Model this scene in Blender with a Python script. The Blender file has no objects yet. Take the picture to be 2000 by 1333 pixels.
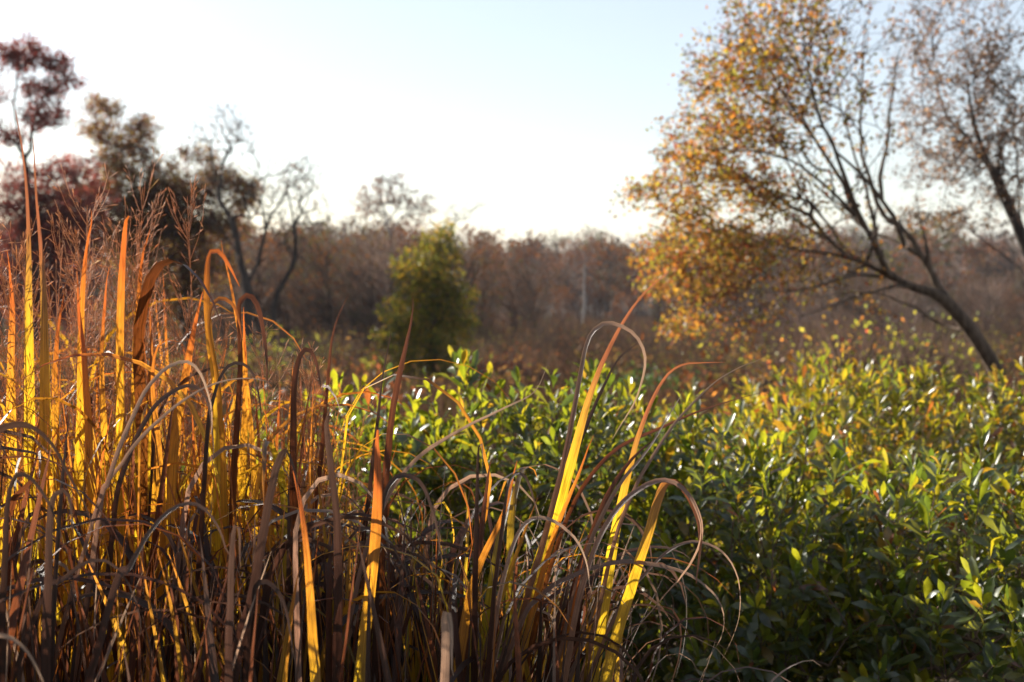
import bpy, math, random
import numpy as np
from mathutils import Vector, Matrix

random.seed(7)
RNG = np.random.default_rng(11)
scene = bpy.context.scene
COL = scene.collection

# ------------------------------------------------------------------ camera
CAM_Z, PITCH, FPX = 1.25, math.radians(-4.0), 2222.0
cam = bpy.data.cameras.new('camera')
cam.lens, cam.sensor_width = 40.0, 36.0
cam.clip_start, cam.clip_end = 0.05, 3000
cam.dof.use_dof = True
cam.dof.focus_distance = 1.55
cam.dof.aperture_fstop = 6.0
cam_ob = bpy.data.objects.new('camera', cam)
cam_ob.location = (0, 0, CAM_Z)
cam_ob.rotation_euler = (math.radians(90) + PITCH, 0, 0)
COL.objects.link(cam_ob)
scene.camera = cam_ob

# ------------------------------------------------------------------ sky, sun, exposure
SUN_AZ, SUN_EL = math.radians(-48), math.radians(22)      # azimuth from +Y, clockwise seen from above
world = bpy.data.worlds.new('World')
scene.world = world
world.use_nodes = True
nt = world.node_tree
sky = nt.nodes.new('ShaderNodeTexSky')
sky.sky_type = 'NISHITA'
sky.sun_disc = False
sky.sun_elevation = SUN_EL
sky.sun_rotation = SUN_AZ
sky.altitude = 100
sky.air_density, sky.dust_density, sky.ozone_density = 1.0, 0.6, 1.0
bg = nt.nodes['Background']
bg.inputs['Strength'].default_value = 0.075
veil = nt.nodes.new('ShaderNodeMix')
veil.data_type = 'RGBA'
veil.inputs[7].default_value = (4.45, 4.5, 4.7, 1)
tcw = nt.nodes.new('ShaderNodeTexCoord')
mpw = nt.nodes.new('ShaderNodeMapping'); mpw.inputs['Scale'].default_value = (1.2, 1.2, 5.0)
nsw = nt.nodes.new('ShaderNodeTexNoise'); nsw.inputs['Scale'].default_value = 1.6; nsw.inputs['Detail'].default_value = 5
rpw = nt.nodes.new('ShaderNodeMapRange'); rpw.inputs['From Min'].default_value = 0.3; rpw.inputs['From Max'].default_value = 0.7
rpw.inputs['To Min'].default_value = 0.42; rpw.inputs['To Max'].default_value = 0.56
nt.links.new(tcw.outputs['Generated'], mpw.inputs[0]); nt.links.new(mpw.outputs[0], nsw.inputs['Vector'])
nt.links.new(nsw.outputs[0], rpw.inputs['Value']); nt.links.new(rpw.outputs[0], veil.inputs[0])
nt.links.new(sky.outputs[0], veil.inputs[6])
nt.links.new(veil.outputs[2], bg.inputs['Color'])
sl = bpy.data.lights.new('sun', 'SUN')
sl.energy, sl.angle, sl.color = 5.0, math.radians(0.53), (1.0, 0.93, 0.83)
sun = bpy.data.objects.new('sun', sl)
SD = Vector((math.sin(SUN_AZ) * math.cos(SUN_EL), math.cos(SUN_AZ) * math.cos(SUN_EL), math.sin(SUN_EL)))
sun.rotation_euler = SD.to_track_quat('Z', 'Y').to_euler()
sun.location = SD * 60
COL.objects.link(sun)
vs = scene.view_settings
vs.view_transform, vs.look, vs.gamma, vs.use_curve_mapping = 'Standard', 'None', 1.0, False
vs.exposure = 1.45
scene.render.engine = 'CYCLES'
cy = scene.cycles
cy.max_bounces, cy.diffuse_bounces, cy.glossy_bounces, cy.transmission_bounces = 7, 4, 2, 3
cy.transparent_max_bounces, cy.volume_bounces = 6, 0
cy.use_denoising = True
cy.sample_clamp_indirect = 6.0

# ------------------------------------------------------------------ helpers
CP, SP = math.cos(PITCH), math.sin(PITCH)


def P(px, py, d):
    """world point seen at photo position px, py at distance d (metres) ahead"""
    a, b = (px - 1000) / FPX, (666.5 - py) / FPX
    f = Vector((a, CP - b * SP, SP + b * CP))
    t = d / f.y
    return np.array((f.x * t, d, CAM_Z + f.z * t))


def nz(v):
    v = np.asarray(v, float)
    return v / np.maximum(np.linalg.norm(v, axis=-1, keepdims=True), 1e-9)


def mesh_np(name, V, F, mats, smooth=False, attrs=None, uv=None):
    V = np.asarray(V, np.float32).reshape(-1, 3)
    F = np.asarray(F, np.int32)
    m, k = F.shape
    me = bpy.data.meshes.new(name)
    me.vertices.add(len(V))
    me.vertices.foreach_set('co', V.ravel())
    me.loops.add(m * k)
    me.loops.foreach_set('vertex_index', F.ravel())
    me.polygons.add(m)
    me.polygons.foreach_set('loop_start', np.arange(0, m * k, k, dtype=np.int32))
    if smooth:
        me.polygons.foreach_set('use_smooth', np.ones(m, bool))
    me.update(calc_edges=True)
    for an, av in (attrs or {}).items():
        av = np.asarray(av, np.float32)
        a = me.attributes.new(an, 'FLOAT_COLOR', 'POINT')
        c = np.ones((len(V), 4), np.float32)
        c[:, :3] = av
        a.data.foreach_set('color', c.ravel())
    if uv is not None:
        l = me.uv_layers.new(name='UVMap')
        l.data.foreach_set('uv', np.asarray(uv, np.float32)[F.ravel()].ravel())
    for mt in (mats if isinstance(mats, list) else [mats]):
        me.materials.append(mt)
    return me


def ob(name, me, parent=None, loc=None):
    o = bpy.data.objects.new(name, me)
    COL.objects.link(o)
    if parent is not None:
        o.parent = parent
    if loc is not None:
        o.location = loc
    return o


def empty(name, loc, label, cat, group=None):
    o = bpy.data.objects.new(name, None)
    o.empty_display_size = 0.1
    o.location = loc
    COL.objects.link(o)
    tag(o, label, cat, group)
    return o


def tag(o, label=None, cat=None, group=None, kind=None):
    if label: o['label'] = label
    if cat: o['category'] = cat
    if group: o['group'] = group
    if kind: o['kind'] = kind
    return o


def catmull(pts, n):
    p = np.asarray(pts, float)
    if len(p) == 2:
        p = np.array([p[0], (p[0] + p[1]) / 2, p[1]])
    q = np.vstack([2 * p[0] - p[1], p, 2 * p[-1] - p[-2]])
    seg = np.linalg.norm(np.diff(p, axis=0), axis=1)
    cum = np.concatenate([[0], np.cumsum(seg)])
    out = []
    for s in np.linspace(0, cum[-1], n):
        i = min(int(np.searchsorted(cum, s, side='right')) - 1, len(seg) - 1)
        t = (s - cum[i]) / max(seg[i], 1e-9)
        a, b, c, d = q[i], q[i + 1], q[i + 2], q[i + 3]
        out.append(0.5 * (2 * b + (c - a) * t + (2 * a - 5 * b + 4 * c - d) * t * t + (3 * b - a - 3 * c + d) * t ** 3))
    return np.array(out)


def rot_about(v, axis, ang):
    return v * math.cos(ang) + np.cross(axis, v) * math.sin(ang) + axis * np.dot(axis, v) * (1 - math.cos(ang))


# value noise for terrain
def vnoise(x, y, seed=0):
    x, y = np.asarray(x, float), np.asarray(y, float)
    xi, yi = np.floor(x), np.floor(y)
    xf, yf = x - xi, y - yi
    h = lambda a, b: np.modf(np.abs(np.sin(a * 127.1 + b * 311.7 + seed * 17.3) * 43758.5453))[0]
    u, v = xf * xf * (3 - 2 * xf), yf * yf * (3 - 2 * yf)
    return (h(xi, yi) * (1 - u) + h(xi + 1, yi) * u) * (1 - v) + (h(xi, yi + 1) * (1 - u) + h(xi + 1, yi + 1) * u) * v


# ------------------------------------------------------------------ materials
def new_mat(name):
    m = bpy.data.materials.new(name)
    m.use_nodes = True
    n = m.node_tree
    for x in list(n.nodes):
        n.nodes.remove(x)
    return m, n, n.nodes.new('ShaderNodeOutputMaterial')


def leaf_mat(name, rough=0.45, spec=0.5, trans=0.5, vein=0.0, blade=False, spots=0.25):
    """thin leaf: sheen on top, coloured light through it. col = reflected, tcol = transmitted"""
    m, n, out = new_mat(name)
    L = n.links.new
    ac = n.nodes.new('ShaderNodeAttribute'); ac.attribute_name = 'col'
    at = n.nodes.new('ShaderNodeAttribute'); at.attribute_name = 'tcol'
    pr = n.nodes.new('ShaderNodeBsdfPrincipled')
    pr.inputs['Roughness'].default_value = rough
    pr.inputs['Specular IOR Level'].default_value = spec
    tr = n.nodes.new('ShaderNodeBsdfTranslucent')
    mx = n.nodes.new('ShaderNodeMixShader'); mx.inputs[0].default_value = trans
    ccol, tcol = ac.outputs['Color'], at.outputs['Color']
    if blade:
        uv = n.nodes.new('ShaderNodeTexCoord')
        oi = n.nodes.new('ShaderNodeObjectInfo')
        mp = n.nodes.new('ShaderNodeMapping')
        mp.inputs['Scale'].default_value = (22, 1.6, 1)
        L(uv.outputs['UV'], mp.inputs['Vector'])
        ad = n.nodes.new('ShaderNodeVectorMath'); ad.operation = 'ADD'
        cx = n.nodes.new('ShaderNodeCombineXYZ')
        ml = n.nodes.new('ShaderNodeMath'); ml.operation = 'MULTIPLY'; ml.inputs[1].default_value = 50
        L(oi.outputs['Random'], ml.inputs[0])
        L(ml.outputs[0], cx.inputs[0]); L(ml.outputs[0], cx.inputs[1])
        L(mp.outputs[0], ad.inputs[0]); L(cx.outputs[0], ad.inputs[1])
        ns = n.nodes.new('ShaderNodeTexNoise'); ns.inputs['Scale'].default_value = 1.0; ns.inputs['Detail'].default_value = 2
        L(ad.outputs[0], ns.inputs['Vector'])
        rp = n.nodes.new('ShaderNodeMapRange')
        rp.inputs['From Min'].default_value = 0.3; rp.inputs['From Max'].default_value = 0.7
        rp.inputs['To Min'].default_value = 0.42; rp.inputs['To Max'].default_value = 1.2
        L(ns.outputs[0], rp.inputs['Value'])
        # blotches of age along the blade
        mp2 = n.nodes.new('ShaderNodeMapping'); mp2.inputs['Scale'].default_value = (1.4, 4, 1)
        L(uv.outputs['UV'], mp2.inputs['Vector'])
        ad2 = n.nodes.new('ShaderNodeVectorMath'); ad2.operation = 'ADD'
        L(mp2.outputs[0], ad2.inputs[0]); L(cx.outputs[0], ad2.inputs[1])
        ns2 = n.nodes.new('ShaderNodeTexNoise'); ns2.inputs['Scale'].default_value = 1.6; ns2.inputs['Detail'].default_value = 4
        L(ad2.outputs[0], ns2.inputs['Vector'])
        rp2 = n.nodes.new('ShaderNodeMapRange')
        rp2.inputs['From Min'].default_value = 0.48; rp2.inputs['From Max'].default_value = 0.68
        rp2.inputs['To Min'].default_value = 1.0; rp2.inputs['To Max'].default_value = 0.6
        L(ns2.outputs[0], rp2.inputs['Value'])
        mu = n.nodes.new('ShaderNodeMath'); mu.operation = 'MULTIPLY'
        L(rp.outputs[0], mu.inputs[0]); L(rp2.outputs[0], mu.inputs[1])
        outc = []
        for c in (ccol, tcol):
            v = n.nodes.new('ShaderNodeVectorMath'); v.operation = 'SCALE'
            L(c, v.inputs[0]); L((rp if c is ccol else mu).outputs[0], v.inputs['Scale'])
            outc.append(v.outputs[0])
        ccol, tcol = outc
        bp = n.nodes.new('ShaderNodeBump'); bp.inputs['Strength'].default_value = 0.35; bp.inputs['Distance'].default_value = 0.002
        L(ns.outputs[0], bp.inputs['Height']); L(bp.outputs[0], pr.inputs['Normal'])
    else:
        tc = n.nodes.new('ShaderNodeNewGeometry')
        ns = n.nodes.new('ShaderNodeTexNoise'); ns.inputs['Scale'].default_value = 60; ns.inputs['Detail'].default_value = 3
        L(tc.outputs['Position'], ns.inputs['Vector'])
        rp = n.nodes.new('ShaderNodeMapRange')
        rp.inputs['From Min'].default_value = 0.3; rp.inputs['From Max'].default_value = 0.7
        rp.inputs['To Min'].default_value = 1 - spots; rp.inputs['To Max'].default_value = 1 + spots
        L(ns.outputs[0], rp.inputs['Value'])
        outc = []
        for c in (ccol, tcol):
            v = n.nodes.new('ShaderNodeVectorMath'); v.operation = 'SCALE'
            L(c, v.inputs[0]); L(rp.outputs[0], v.inputs['Scale'])
            outc.append(v.outputs[0])
        ccol, tcol = outc
    L(ccol, pr.inputs['Base Color']); L(tcol, tr.inputs['Color'])
    L(pr.outputs[0], mx.inputs[1]); L(tr.outputs[0], mx.inputs[2])
    L(mx.outputs[0], out.inputs['Surface'])
    return m


def noise_mat(name, c0, c1, scale, rough=0.9, bump=0.5, stretch=(1, 1, 1)):
    m, n, out = new_mat(name)
    L = n.links.new
    tc = n.nodes.new('ShaderNodeTexCoord')
    mp = n.nodes.new('ShaderNodeMapping'); mp.inputs['Scale'].default_value = stretch
    L(tc.outputs['Object'], mp.inputs['Vector'])
    ns = n.nodes.new('ShaderNodeTexNoise'); ns.inputs['Scale'].default_value = scale; ns.inputs['Detail'].default_value = 6
    L(mp.outputs[0], ns.inputs['Vector'])
    cr = n.nodes.new('ShaderNodeValToRGB')
    cr.color_ramp.elements[0].position, cr.color_ramp.elements[1].position = 0.3, 0.7
    cr.color_ramp.elements[0].color = (*c0, 1); cr.color_ramp.elements[1].color = (*c1, 1)
    L(ns.outputs[0], cr.inputs[0])
    pr = n.nodes.new('ShaderNodeBsdfPrincipled'); pr.inputs['Roughness'].default_value = rough
    pr.inputs['Specular IOR Level'].default_value = 0.2
    L(cr.outputs[0], pr.inputs['Base Color'])
    bp = n.nodes.new('ShaderNodeBump'); bp.inputs['Strength'].default_value = bump; bp.inputs['Distance'].default_value = 0.02
    L(ns.outputs[0], bp.inputs['Height']); L(bp.outputs[0], pr.inputs['Normal'])
    L(pr.outputs[0], out.inputs['Surface'])
    return m


M_BLADE = leaf_mat('grass_blade', rough=0.46, spec=0.5, trans=0.58, blade=True)
M_SEED = leaf_mat('seed_head', rough=0.7, spec=0.2, trans=0.45)
M_SHRUB = leaf_mat('shrub_leaf', rough=0.34, spec=1.0, trans=0.53)
M_TLEAF = leaf_mat('tree_leaf', rough=0.5, spec=0.35, trans=0.55, spots=0.1)
M_TWIG = leaf_mat('twig', rough=0.75, spec=0.2, trans=0.0, spots=0.1)
M_FAR = leaf_mat('far_foliage', rough=0.9, spec=0.1, trans=0.3, spots=0.1)
M_STEM = noise_mat('shrub_stem', (0.09, 0.05, 0.035), (0.2, 0.13, 0.1), 30, 0.7)
M_BARK = noise_mat('bark', (0.035, 0.024, 0.016), (0.12, 0.085, 0.06), 9, 0.9, 0.9, (3, 3, 0.7))
M_DARKBARK = noise_mat('dark_bark', (0.025, 0.02, 0.018), (0.07, 0.055, 0.045), 5, 0.9, 0.8, (3, 3, 0.7))
M_PALEBARK = noise_mat('pale_bark', (0.13, 0.11, 0.10), (0.34, 0.31, 0.28), 3, 0.8, 0.4, (2, 2, 0.7))
M_GROUND = noise_mat('ground', (0.035, 0.024, 0.015), (0.08, 0.055, 0.035), 0.7, 0.95, 0.6)


# ------------------------------------------------------------------ terrain
def ground_z(x, y):
    x, y = np.asarray(x, float), np.asarray(y, float)
    z = np.interp(y, [-60, 4, 10, 28, 60, 120, 180, 300, 460, 900],
                  [0.3, 0, -0.3, -1.9, -3.6, -5.8, -6.3, -3.0, 3.5, 6.0])
    z = z + (vnoise(x / 7, y / 7, 1) - 0.5) * np.clip((y - 5) / 20, 0, 0.35)
    z = z + (vnoise(x / 60, y / 60, 2) - 0.5) * np.clip((y - 120) / 40, 0, 6)
    z = z + np.clip(-x, 0, 90) * 0.035 * np.clip((y - 50) / 60, 0, 1)
    return z


gx = np.concatenate([np.linspace(-700, -60, 17), np.linspace(-54, 54, 55), np.linspace(60, 700, 17)])
gy = np.concatenate([np.linspace(-300, -20, 6), np.linspace(-16, 70, 60), np.linspace(75, 900, 50)])
GX, GY = np.meshgrid(gx, gy)
GV = np.stack([GX, GY, ground_z(GX, GY)], -1).reshape(-1, 3)
nx_, ny_ = len(gx), len(gy)
ii, jj = np.meshgrid(np.arange(nx_ - 1), np.arange(ny_ - 1))
b0 = (jj * nx_ + ii).ravel()
GF = np.stack([b0, b0 + 1, b0 + nx_ + 1, b0 + nx_], -1)
tag(ob('ground', mesh_np('ground', GV, GF, M_GROUND, True)), kind='structure')


# ------------------------------------------------------------------ tubes, trees
def tube(pts, rad, k):
    pts, rad = np.asarray(pts, float), np.asarray(rad, float)
    n = len(pts)
    T = nz(np.gradient(pts, axis=0))
    ref = np.array([0.31, 0.12, 0.94]) if abs(T[0][2]) < 0.8 else np.array([0.9, 0.4, 0.1])
    A = nz(np.cross(T, ref)); B = np.cross(T, A)
    ang = np.arange(k) * 2 * math.pi / k
    V = pts[:, None] + rad[:, None, None] * (np.cos(ang)[None, :, None] * A[:, None] + np.sin(ang)[None, :, None] * B[:, None])
    V = V.reshape(-1, 3)
    i = np.arange(n - 1)[:, None] * k
    j = np.arange(k)[None]
    j2 = (j + 1) % k
    F = np.stack([i + j, i + j2, i + k + j2, i + k + j], -1).reshape(-1, 4)
    return V, F


class Geo:
    def __init__(s):
        s.V, s.F, s.C, s.T, s.n = [], [], [], [], 0

    def add(s, V, F, col=None, tcol=None):
        s.V.append(V); s.F.append(np.asarray(F) + s.n); s.n += len(V)
        if col is not None:
            s.C.append(np.broadcast_to(col, (len(V), 3)))
            s.T.append(np.broadcast_to(tcol if tcol is not None else col, (len(V), 3)))

    def mesh(s, name, mat, smooth=False, off=None):
        V = np.vstack(s.V)
        if off is not None:
            V = V - off
        at = {'col': np.vstack(s.C), 'tcol': np.vstack(s.T)} if s.C else None
        return mesh_np(name, V, np.vstack(s.F), mat, smooth, at)


def rand_dirs(n):
    return nz(RNG.normal(size=(n, 3)))


def leaf_tris(C, D, N, size, aspect=0.55, col=None, tcol=None):
    """diamond leaves, two triangles folded at the midrib. C base, D along, N normal"""
    W = nz(np.cross(D, N)); N = np.cross(W, D)
    s = np.asarray(size)[:, None]
    mid = C + D * s * 0.5
    V = np.stack([C, mid + W * s * aspect * 0.5 - N * s * 0.06, C + D * s - N * s * 0.12, mid - W * s * aspect * 0.5 - N * s * 0.06], 1)
    n = len(C)
    i = np.arange(n)[:, None] * 4
    F = np.concatenate([i + np.array([[0, 1, 2]]), i + np.array([[0, 2, 3]])], 1).reshape(-1, 3)
    rep = lambda c: np.repeat(np.asarray(c), 4, axis=0)
    return V.reshape(-1, 3), F, rep(col), rep(tcol)


def grow(limbs, attract, step=0.3, jit=0.12, r_tip=0.006, power=0.46, bend=0.6, limb_r=None):
    """skeleton: traced limbs, then a branch from the best node to each attractor"""
    pos, par, lmin = [], [], []
    for li, pl in enumerate(limbs):
        pl = np.asarray(pl, float)
        L = np.linalg.norm(np.diff(pl, axis=0), axis=1).sum()
        q = catmull(pl, max(3, int(L / step) + 1))
        q[1:-1] += RNG.normal(size=q[1:-1].shape) * step * jit * 0.5
        if li == 0:
            pos.append(q[0]); par.append(-1); lmin.append(0); prev = 0; q = q[1:]
        else:
            prev = int(np.argmin(((np.array(pos) - q[0]) ** 2).sum(1))); q = q[1:]
        for qi, p in enumerate(q):
            pos.append(p); par.append(prev); prev = len(pos) - 1
            lmin.append(limb_r[li][0] + (limb_r[li][1] - limb_r[li][0]) * (qi / max(1, len(q) - 1)) ** 0.6 if limb_r and li < len(limb_r) else 0)
    n_limb = len(pos)
    cap = n_limb + len(attract) * 6 + 10
    PO = np.zeros((cap, 3)); PO[:n_limb] = pos
    PD = np.zeros((cap, 3))
    for i in range(1, n_limb):
        PD[i] = nz(PO[i] - PO[par[i]])
    PD[0] = (0, 0, 1)
    n = n_limb
    tips = []
    lo = max(1, int(n_limb * 0.08))
    if len(attract):
        order = np.argsort(((attract - PO[:n_limb].mean(0)) ** 2).sum(1))
        for a in attract[order]:
            v = a - PO[lo:n]
            dist = np.linalg.norm(v, axis=1) + 1e-6
            cosang = (v * PD[lo:n]).sum(1) / dist
            i = lo + int(np.argmin(dist * (1 + bend * (1 - cosang))))
            d = np.linalg.norm(a - PO[i])
            m = int(min(5, max(1, round(d / step))))
            ctrl = PO[i] + nz(PD[i] * 0.6 + nz(a - PO[i])) * d * 0.5
            prev = i
            for k in range(1, m + 1):
                t = k / m
                p = (1 - t) ** 2 * PO[i] + 2 * t * (1 - t) * ctrl + t * t * a
                if k < m:
                    p = p + RNG.normal(size=3) * d / m * jit
                PO[n] = p; PD[n] = nz(p - PO[prev]); par.append(prev); prev = n; n += 1
            tips.append(prev)
    PO, PD = PO[:n], PD[:n]
    par = np.array(par)
    cnt = np.ones(n)
    haschild = np.zeros(n, bool)
    haschild[par[1:]] = True
    cnt[haschild] = 0
    best = -np.ones(n, int)
    for i in range(n - 1, 0, -1):
        cnt[par[i]] += cnt[i]
    for i in range(1, n):
        p = par[i]
        if best[p] < 0 or cnt[i] > cnt[best[p]]:
            best[p] = i
    rad = r_tip * cnt ** power
    if limb_r:
        rad[:n_limb] = np.maximum(rad[:n_limb] * 0.8, np.array(lmin))
    chains = []
    for i in range(n):
        if i == 0 or best[par[i]] != i:
            ch = [i] if i == 0 else [par[i], i]
            while best[ch[-1]] >= 0:
                ch.append(best[ch[-1]])
            if len(ch) > 1:
                chains.append(ch)
    return PO, PD, rad, chains, np.array(tips, int), par


def blob_points(blobs, d, dj, rate=1.0):
    """points inside ellipsoids traced on the photo: (px, py, rx, ry, count[, depth shift])"""
    out = []
    for b in blobs:
        n = int(b[4] * rate)
        u = rand_dirs(n) * (RNG.random((n, 1)) ** (1 / 2.4))
        dd = d + (b[5] if len(b) > 5 else 0)
        c = P(b[0], b[1], dd)
        out.append(c + u * np.array([b[2] / FPX * dd, dj, b[3] / FPX * dd]))
    return np.vstack(out)


def palette(n, cols, jitter=0.15):
    cols = np.array([c[:3] for c in cols]), np.array([c[3:6] for c in cols]), np.array([c[6] for c in cols], float)
    k = RNG.choice(len(cols[2]), n, p=cols[2] / cols[2].sum())
    j = np.exp(RNG.normal(size=(n, 1)) * jitter)
    return cols[0][k] * j, np.clip(cols[1][k] * j, 0, 0.95)


def make_tree(name, label, cat, limbs, attract, bark, leaf_cols, leaves_per=8, leaf_size=0.05, spread=0.08,
              step=0.3, r_tip=0.006, power=0.46, thick=0.02, twig_col=(0.09, 0.06, 0.045), base_r=None,
              leaf_mask=None, group=None, jit=0.12, bend=0.6, droop=0.2, limb_r=None):
    PO, PD, rad, chains, tips, par = grow(limbs, attract, step, jit, r_tip, power, bend, limb_r)
    if base_r and not limb_r:
        rad = rad * (1 + (base_r / rad[0] - 1) * np.clip((rad - r_tip) / (rad[0] - r_tip), 0, 1) ** 2)
    root = empty(name, PO[0], label, cat, group)
    off = PO[0]
    tw = Geo()
    first = True
    for ch in chains:
        r = rad[ch].copy()
        if len(ch) > 2 and r[0] > 1.8 * r[1]:
            r[0] = r[1] * 1.15
        if r[0] > thick and len(ch) > 3:
            # keep the thick stretch as a part, the thin end too
            V, F = tube(PO[ch], r, 8 if first else 6)
            me = mesh_np('trunk' if first else 'limb', V - off, F, bark, True)
            ob('trunk' if first else 'limb', me, root)
            first = False
        else:
            V, F = tube(PO[ch], r, 3)
            tw.add(V, F, np.array(twig_col) * math.exp(random.gauss(0, 0.2)))
    if tw.n:
        tag(ob('twigs', tw.mesh('twigs', M_TWIG, False, off), root), kind='stuff')
    if leaves_per and len(tips):
        tt = tips if leaf_mask is None else tips[leaf_mask(PO[tips])]
        if len(tt):
            k = np.repeat(tt, leaves_per)
            n = len(k)
            u_ = RNG.random((n, 1)) ** 0.7
            C = PO[par[k]] * (1 - u_) + PO[k] * u_ + RNG.normal(size=(n, 3)) * spread * 0.42
            D = nz(PD[k] * 0.5 + rand_dirs(n) + np.array([0, 0, -droop]))
            N = nz(rand_dirs(n) + np.array([0, 0, 0.5]))
            c, t = palette(n, leaf_cols)
            # neighbouring twigs share a hue
            hue = np.exp((vnoise(C[:, 0] * 1.3 + 9, C[:, 2] * 1.3 + C[:, 1], 3)[:, None] - 0.5) * 0.9)
            V, F, c, t = leaf_tris(C, D, N, leaf_size * (0.6 + 0.8 * RNG.random(n)), 0.6, c * hue, np.clip(t * hue, 0, 0.95))
            tag(ob('foliage', mesh_np('foliage', V - off, F, M_TLEAF, False, {'col': c, 't' + 'col': t}), root), kind='stuff')
    return root


def limb_px(pts, d, dd=0.0):
    n = len(pts)
    return [P(p[0], p[1], d + dd * i / max(1, n - 1)) for i, p in enumerate(pts)]


def footed(pts, d):
    """prepend a point on the ground under a traced trunk"""
    p0 = P(*pts[0], d)
    g = np.array([p0[0] + 0.02 * d * 0.1, d, float(ground_z(p0[0], d)) - 0.05])
    return [g] + [P(p[0], p[1], d) for p in pts]


# ---- far wood: a mass of leafless and rusty trees on the rising ground
def far_trees(name, spots, hts, cols, seed, n_br=40, n_tw=130, n_lf=170, leaf=0.62, mat=M_FAR, trunk_c=(0.11, 0.08, 0.065), label=None):
    r = np.random.default_rng(seed)
    g = Geo()
    quads = []
    for (x, y), h, ci in zip(spots, hts, cols):
        z = float(ground_z(x, y)) - 0.2
        b = np.array([x, y, z])
        tc = np.array(trunk_c) * math.exp(r.normal() * 0.4) * (1.8 if r.random() < 0.2 else 1.0)
        lean = r.normal(size=2) * 0.04 * h
        top = b + np.array([lean[0], lean[1], h * 0.8])
        V, F = tube(np.array([b, (b + top) / 2 + r.normal(size=3) * 0.15, top]), np.array([0.016, 0.011, 0.003]) * h, 4)
        F3 = np.concatenate([F[:, [0, 1, 2]], F[:, [0, 2, 3]]])
        g.add(V, F3, tc)
        # branches: thin triangles from the trunk
        t = r.uniform(0.25, 0.98, n_br)[:, None]
        p = b + (top - b) * t
        a = r.uniform(0, 2 * math.pi, n_br)
        rr = (h * 0.36 * np.sin(np.clip((t[:, 0] - 0.1) / 0.95, 0, 1) * math.pi) ** 0.7 + 0.3) * r.uniform(0.5, 1.1, n_br)
        e = p + np.stack([np.cos(a) * rr, np.sin(a) * rr, rr * r.uniform(0.3, 1.3, n_br)], -1)
        w = 0.006 * h
        side = np.stack([np.full(n_br, w), r.normal(size=n_br) * w, np.full(n_br, w * 0.8)], -1)
        V = np.stack([p - side, p + side, e], 1).reshape(-1, 3)
        g.add(V, np.arange(n_br * 3).reshape(-1, 3), tc * 0.9)
        # twigs
        k = r.integers(0, n_br, n_tw)
        s = r.uniform(0.35, 1.0, n_tw)[:, None]
        q = p[k] + (e[k] - p[k]) * s
        e2 = q + (nz(r.normal(size=(n_tw, 3)) + np.array([0, 0, 0.8])) * (h * 0.10) * r.uniform(0.5, 1.4, (n_tw, 1)))
        w = 0.0032 * h
        side = nz(r.normal(size=(n_tw, 3))) * w
        V = np.stack([q - side, q + side, e2], 1).reshape(-1, 3)
        g.add(V, np.arange(n_tw * 3).reshape(-1, 3), tc * np.array([1.1, 0.95, 0.9]))
        # leaves still hanging
        lc, tcol, dens = ci
        m = int(n_lf * dens)
        if m > 0:
            k = r.integers(0, n_tw, m)
            C = e2[k] + r.normal(size=(m, 3)) * h * 0.035
            sz = leaf * (h / 11) * r.uniform(0.5, 1.3, m)
            j = np.exp(r.normal(size=(m, 1)) * 0.25)
            V, F, c, t = leaf_tris(C, nz(r.normal(size=(m, 3))), nz(r.normal(size=(m, 3))), sz, 0.7, np.array(lc) * j, np.array(tcol) * j)
            g.V.append(V); g.F.append(F + g.n); g.n += len(V); g.C.append(c); g.T.append(t)
    o = ob(name, g.mesh(name, mat))
    tag(o, label, 'wood', kind='stuff')
    return o


RUST = ((0.11, 0.04, 0.014), (0.19, 0.066, 0.014))
TAN = ((0.085, 0.05, 0.022), (0.12, 0.065, 0.022))
OLIVE = ((0.06, 0.055, 0.016), (0.11, 0.092, 0.018))
GREY = ((0.065, 0.048, 0.04), (0.07, 0.048, 0.036))


def pick(r, dens=1.0):
    u = r.random()
    if u < 0.36: return (*RUST, 2.2 * dens)
    if u < 0.55: return (*TAN, 1.8 * dens)
    if u < 0.76: return (*OLIVE, 1.8 * dens)
    return (*GREY, 1.0 * dens)


r0 = np.random.default_rng(5)
sp, ht, cc = [], [], []
for i in range(820):
    row, k = divmod(i, 41)
    y = 128 + 9.5 * row * (1 + row * 0.035) + r0.uniform(-4, 4)
    x = ((k + 0.5 * (row % 2) + r0.uniform(-0.4, 0.4)) / 40 - 0.5) * 1.16 * y
    sp.append((x, y)); ht.append(r0.uniform(5.0, 11.0) * (1.0 if y < 200 else 1.2) * (0.75 + 0.5 * float(vnoise(x / 25, y / 25, 9)))); cc.append(pick(r0))
for i in range(110):
    y = r0.uniform(114, 132)
    sp.append(((i / 109 - 0.5 + r0.normal() * 0.006) * 1.14 * y, y)); ht.append(r0.uniform(2.6, 5.0)); cc.append(pick(r0, 1.3))
far_trees('far_wood', sp, ht, cc, 3, label='bare grey and rust coloured wood covering the far hillside')
sp, ht, cc = [], [], []
for i in range(95):
    y = 52 + 36 * r0.random()
    px = r0.uniform(480, 1060) if r0.random() < 0.8 else r0.uniform(-40, 480)
    sp.append(((px - 1000) / FPX * y, y)); ht.append(r0.uniform(3.0, 6.4) * (1.22 if px < 760 else 1.0)); cc.append(pick(r0, 0.8))
far_trees('scrub_wood', sp, ht, cc, 4, n_br=60, n_tw=240, n_lf=260, leaf=0.26, trunk_c=(0.075, 0.052, 0.04),
          label='tangled brown scrub trees below the skyline in the middle')
sp, ht, cc = [], [], []
for i in range(60):
    y = 60 + 50 * r0.random()
    px = r0.uniform(1280, 2080)
    sp.append(((px - 1000) / FPX * y, y)); ht.append(r0.uniform(3.0, 5.5)); cc.append(pick(r0, 0.8))
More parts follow.
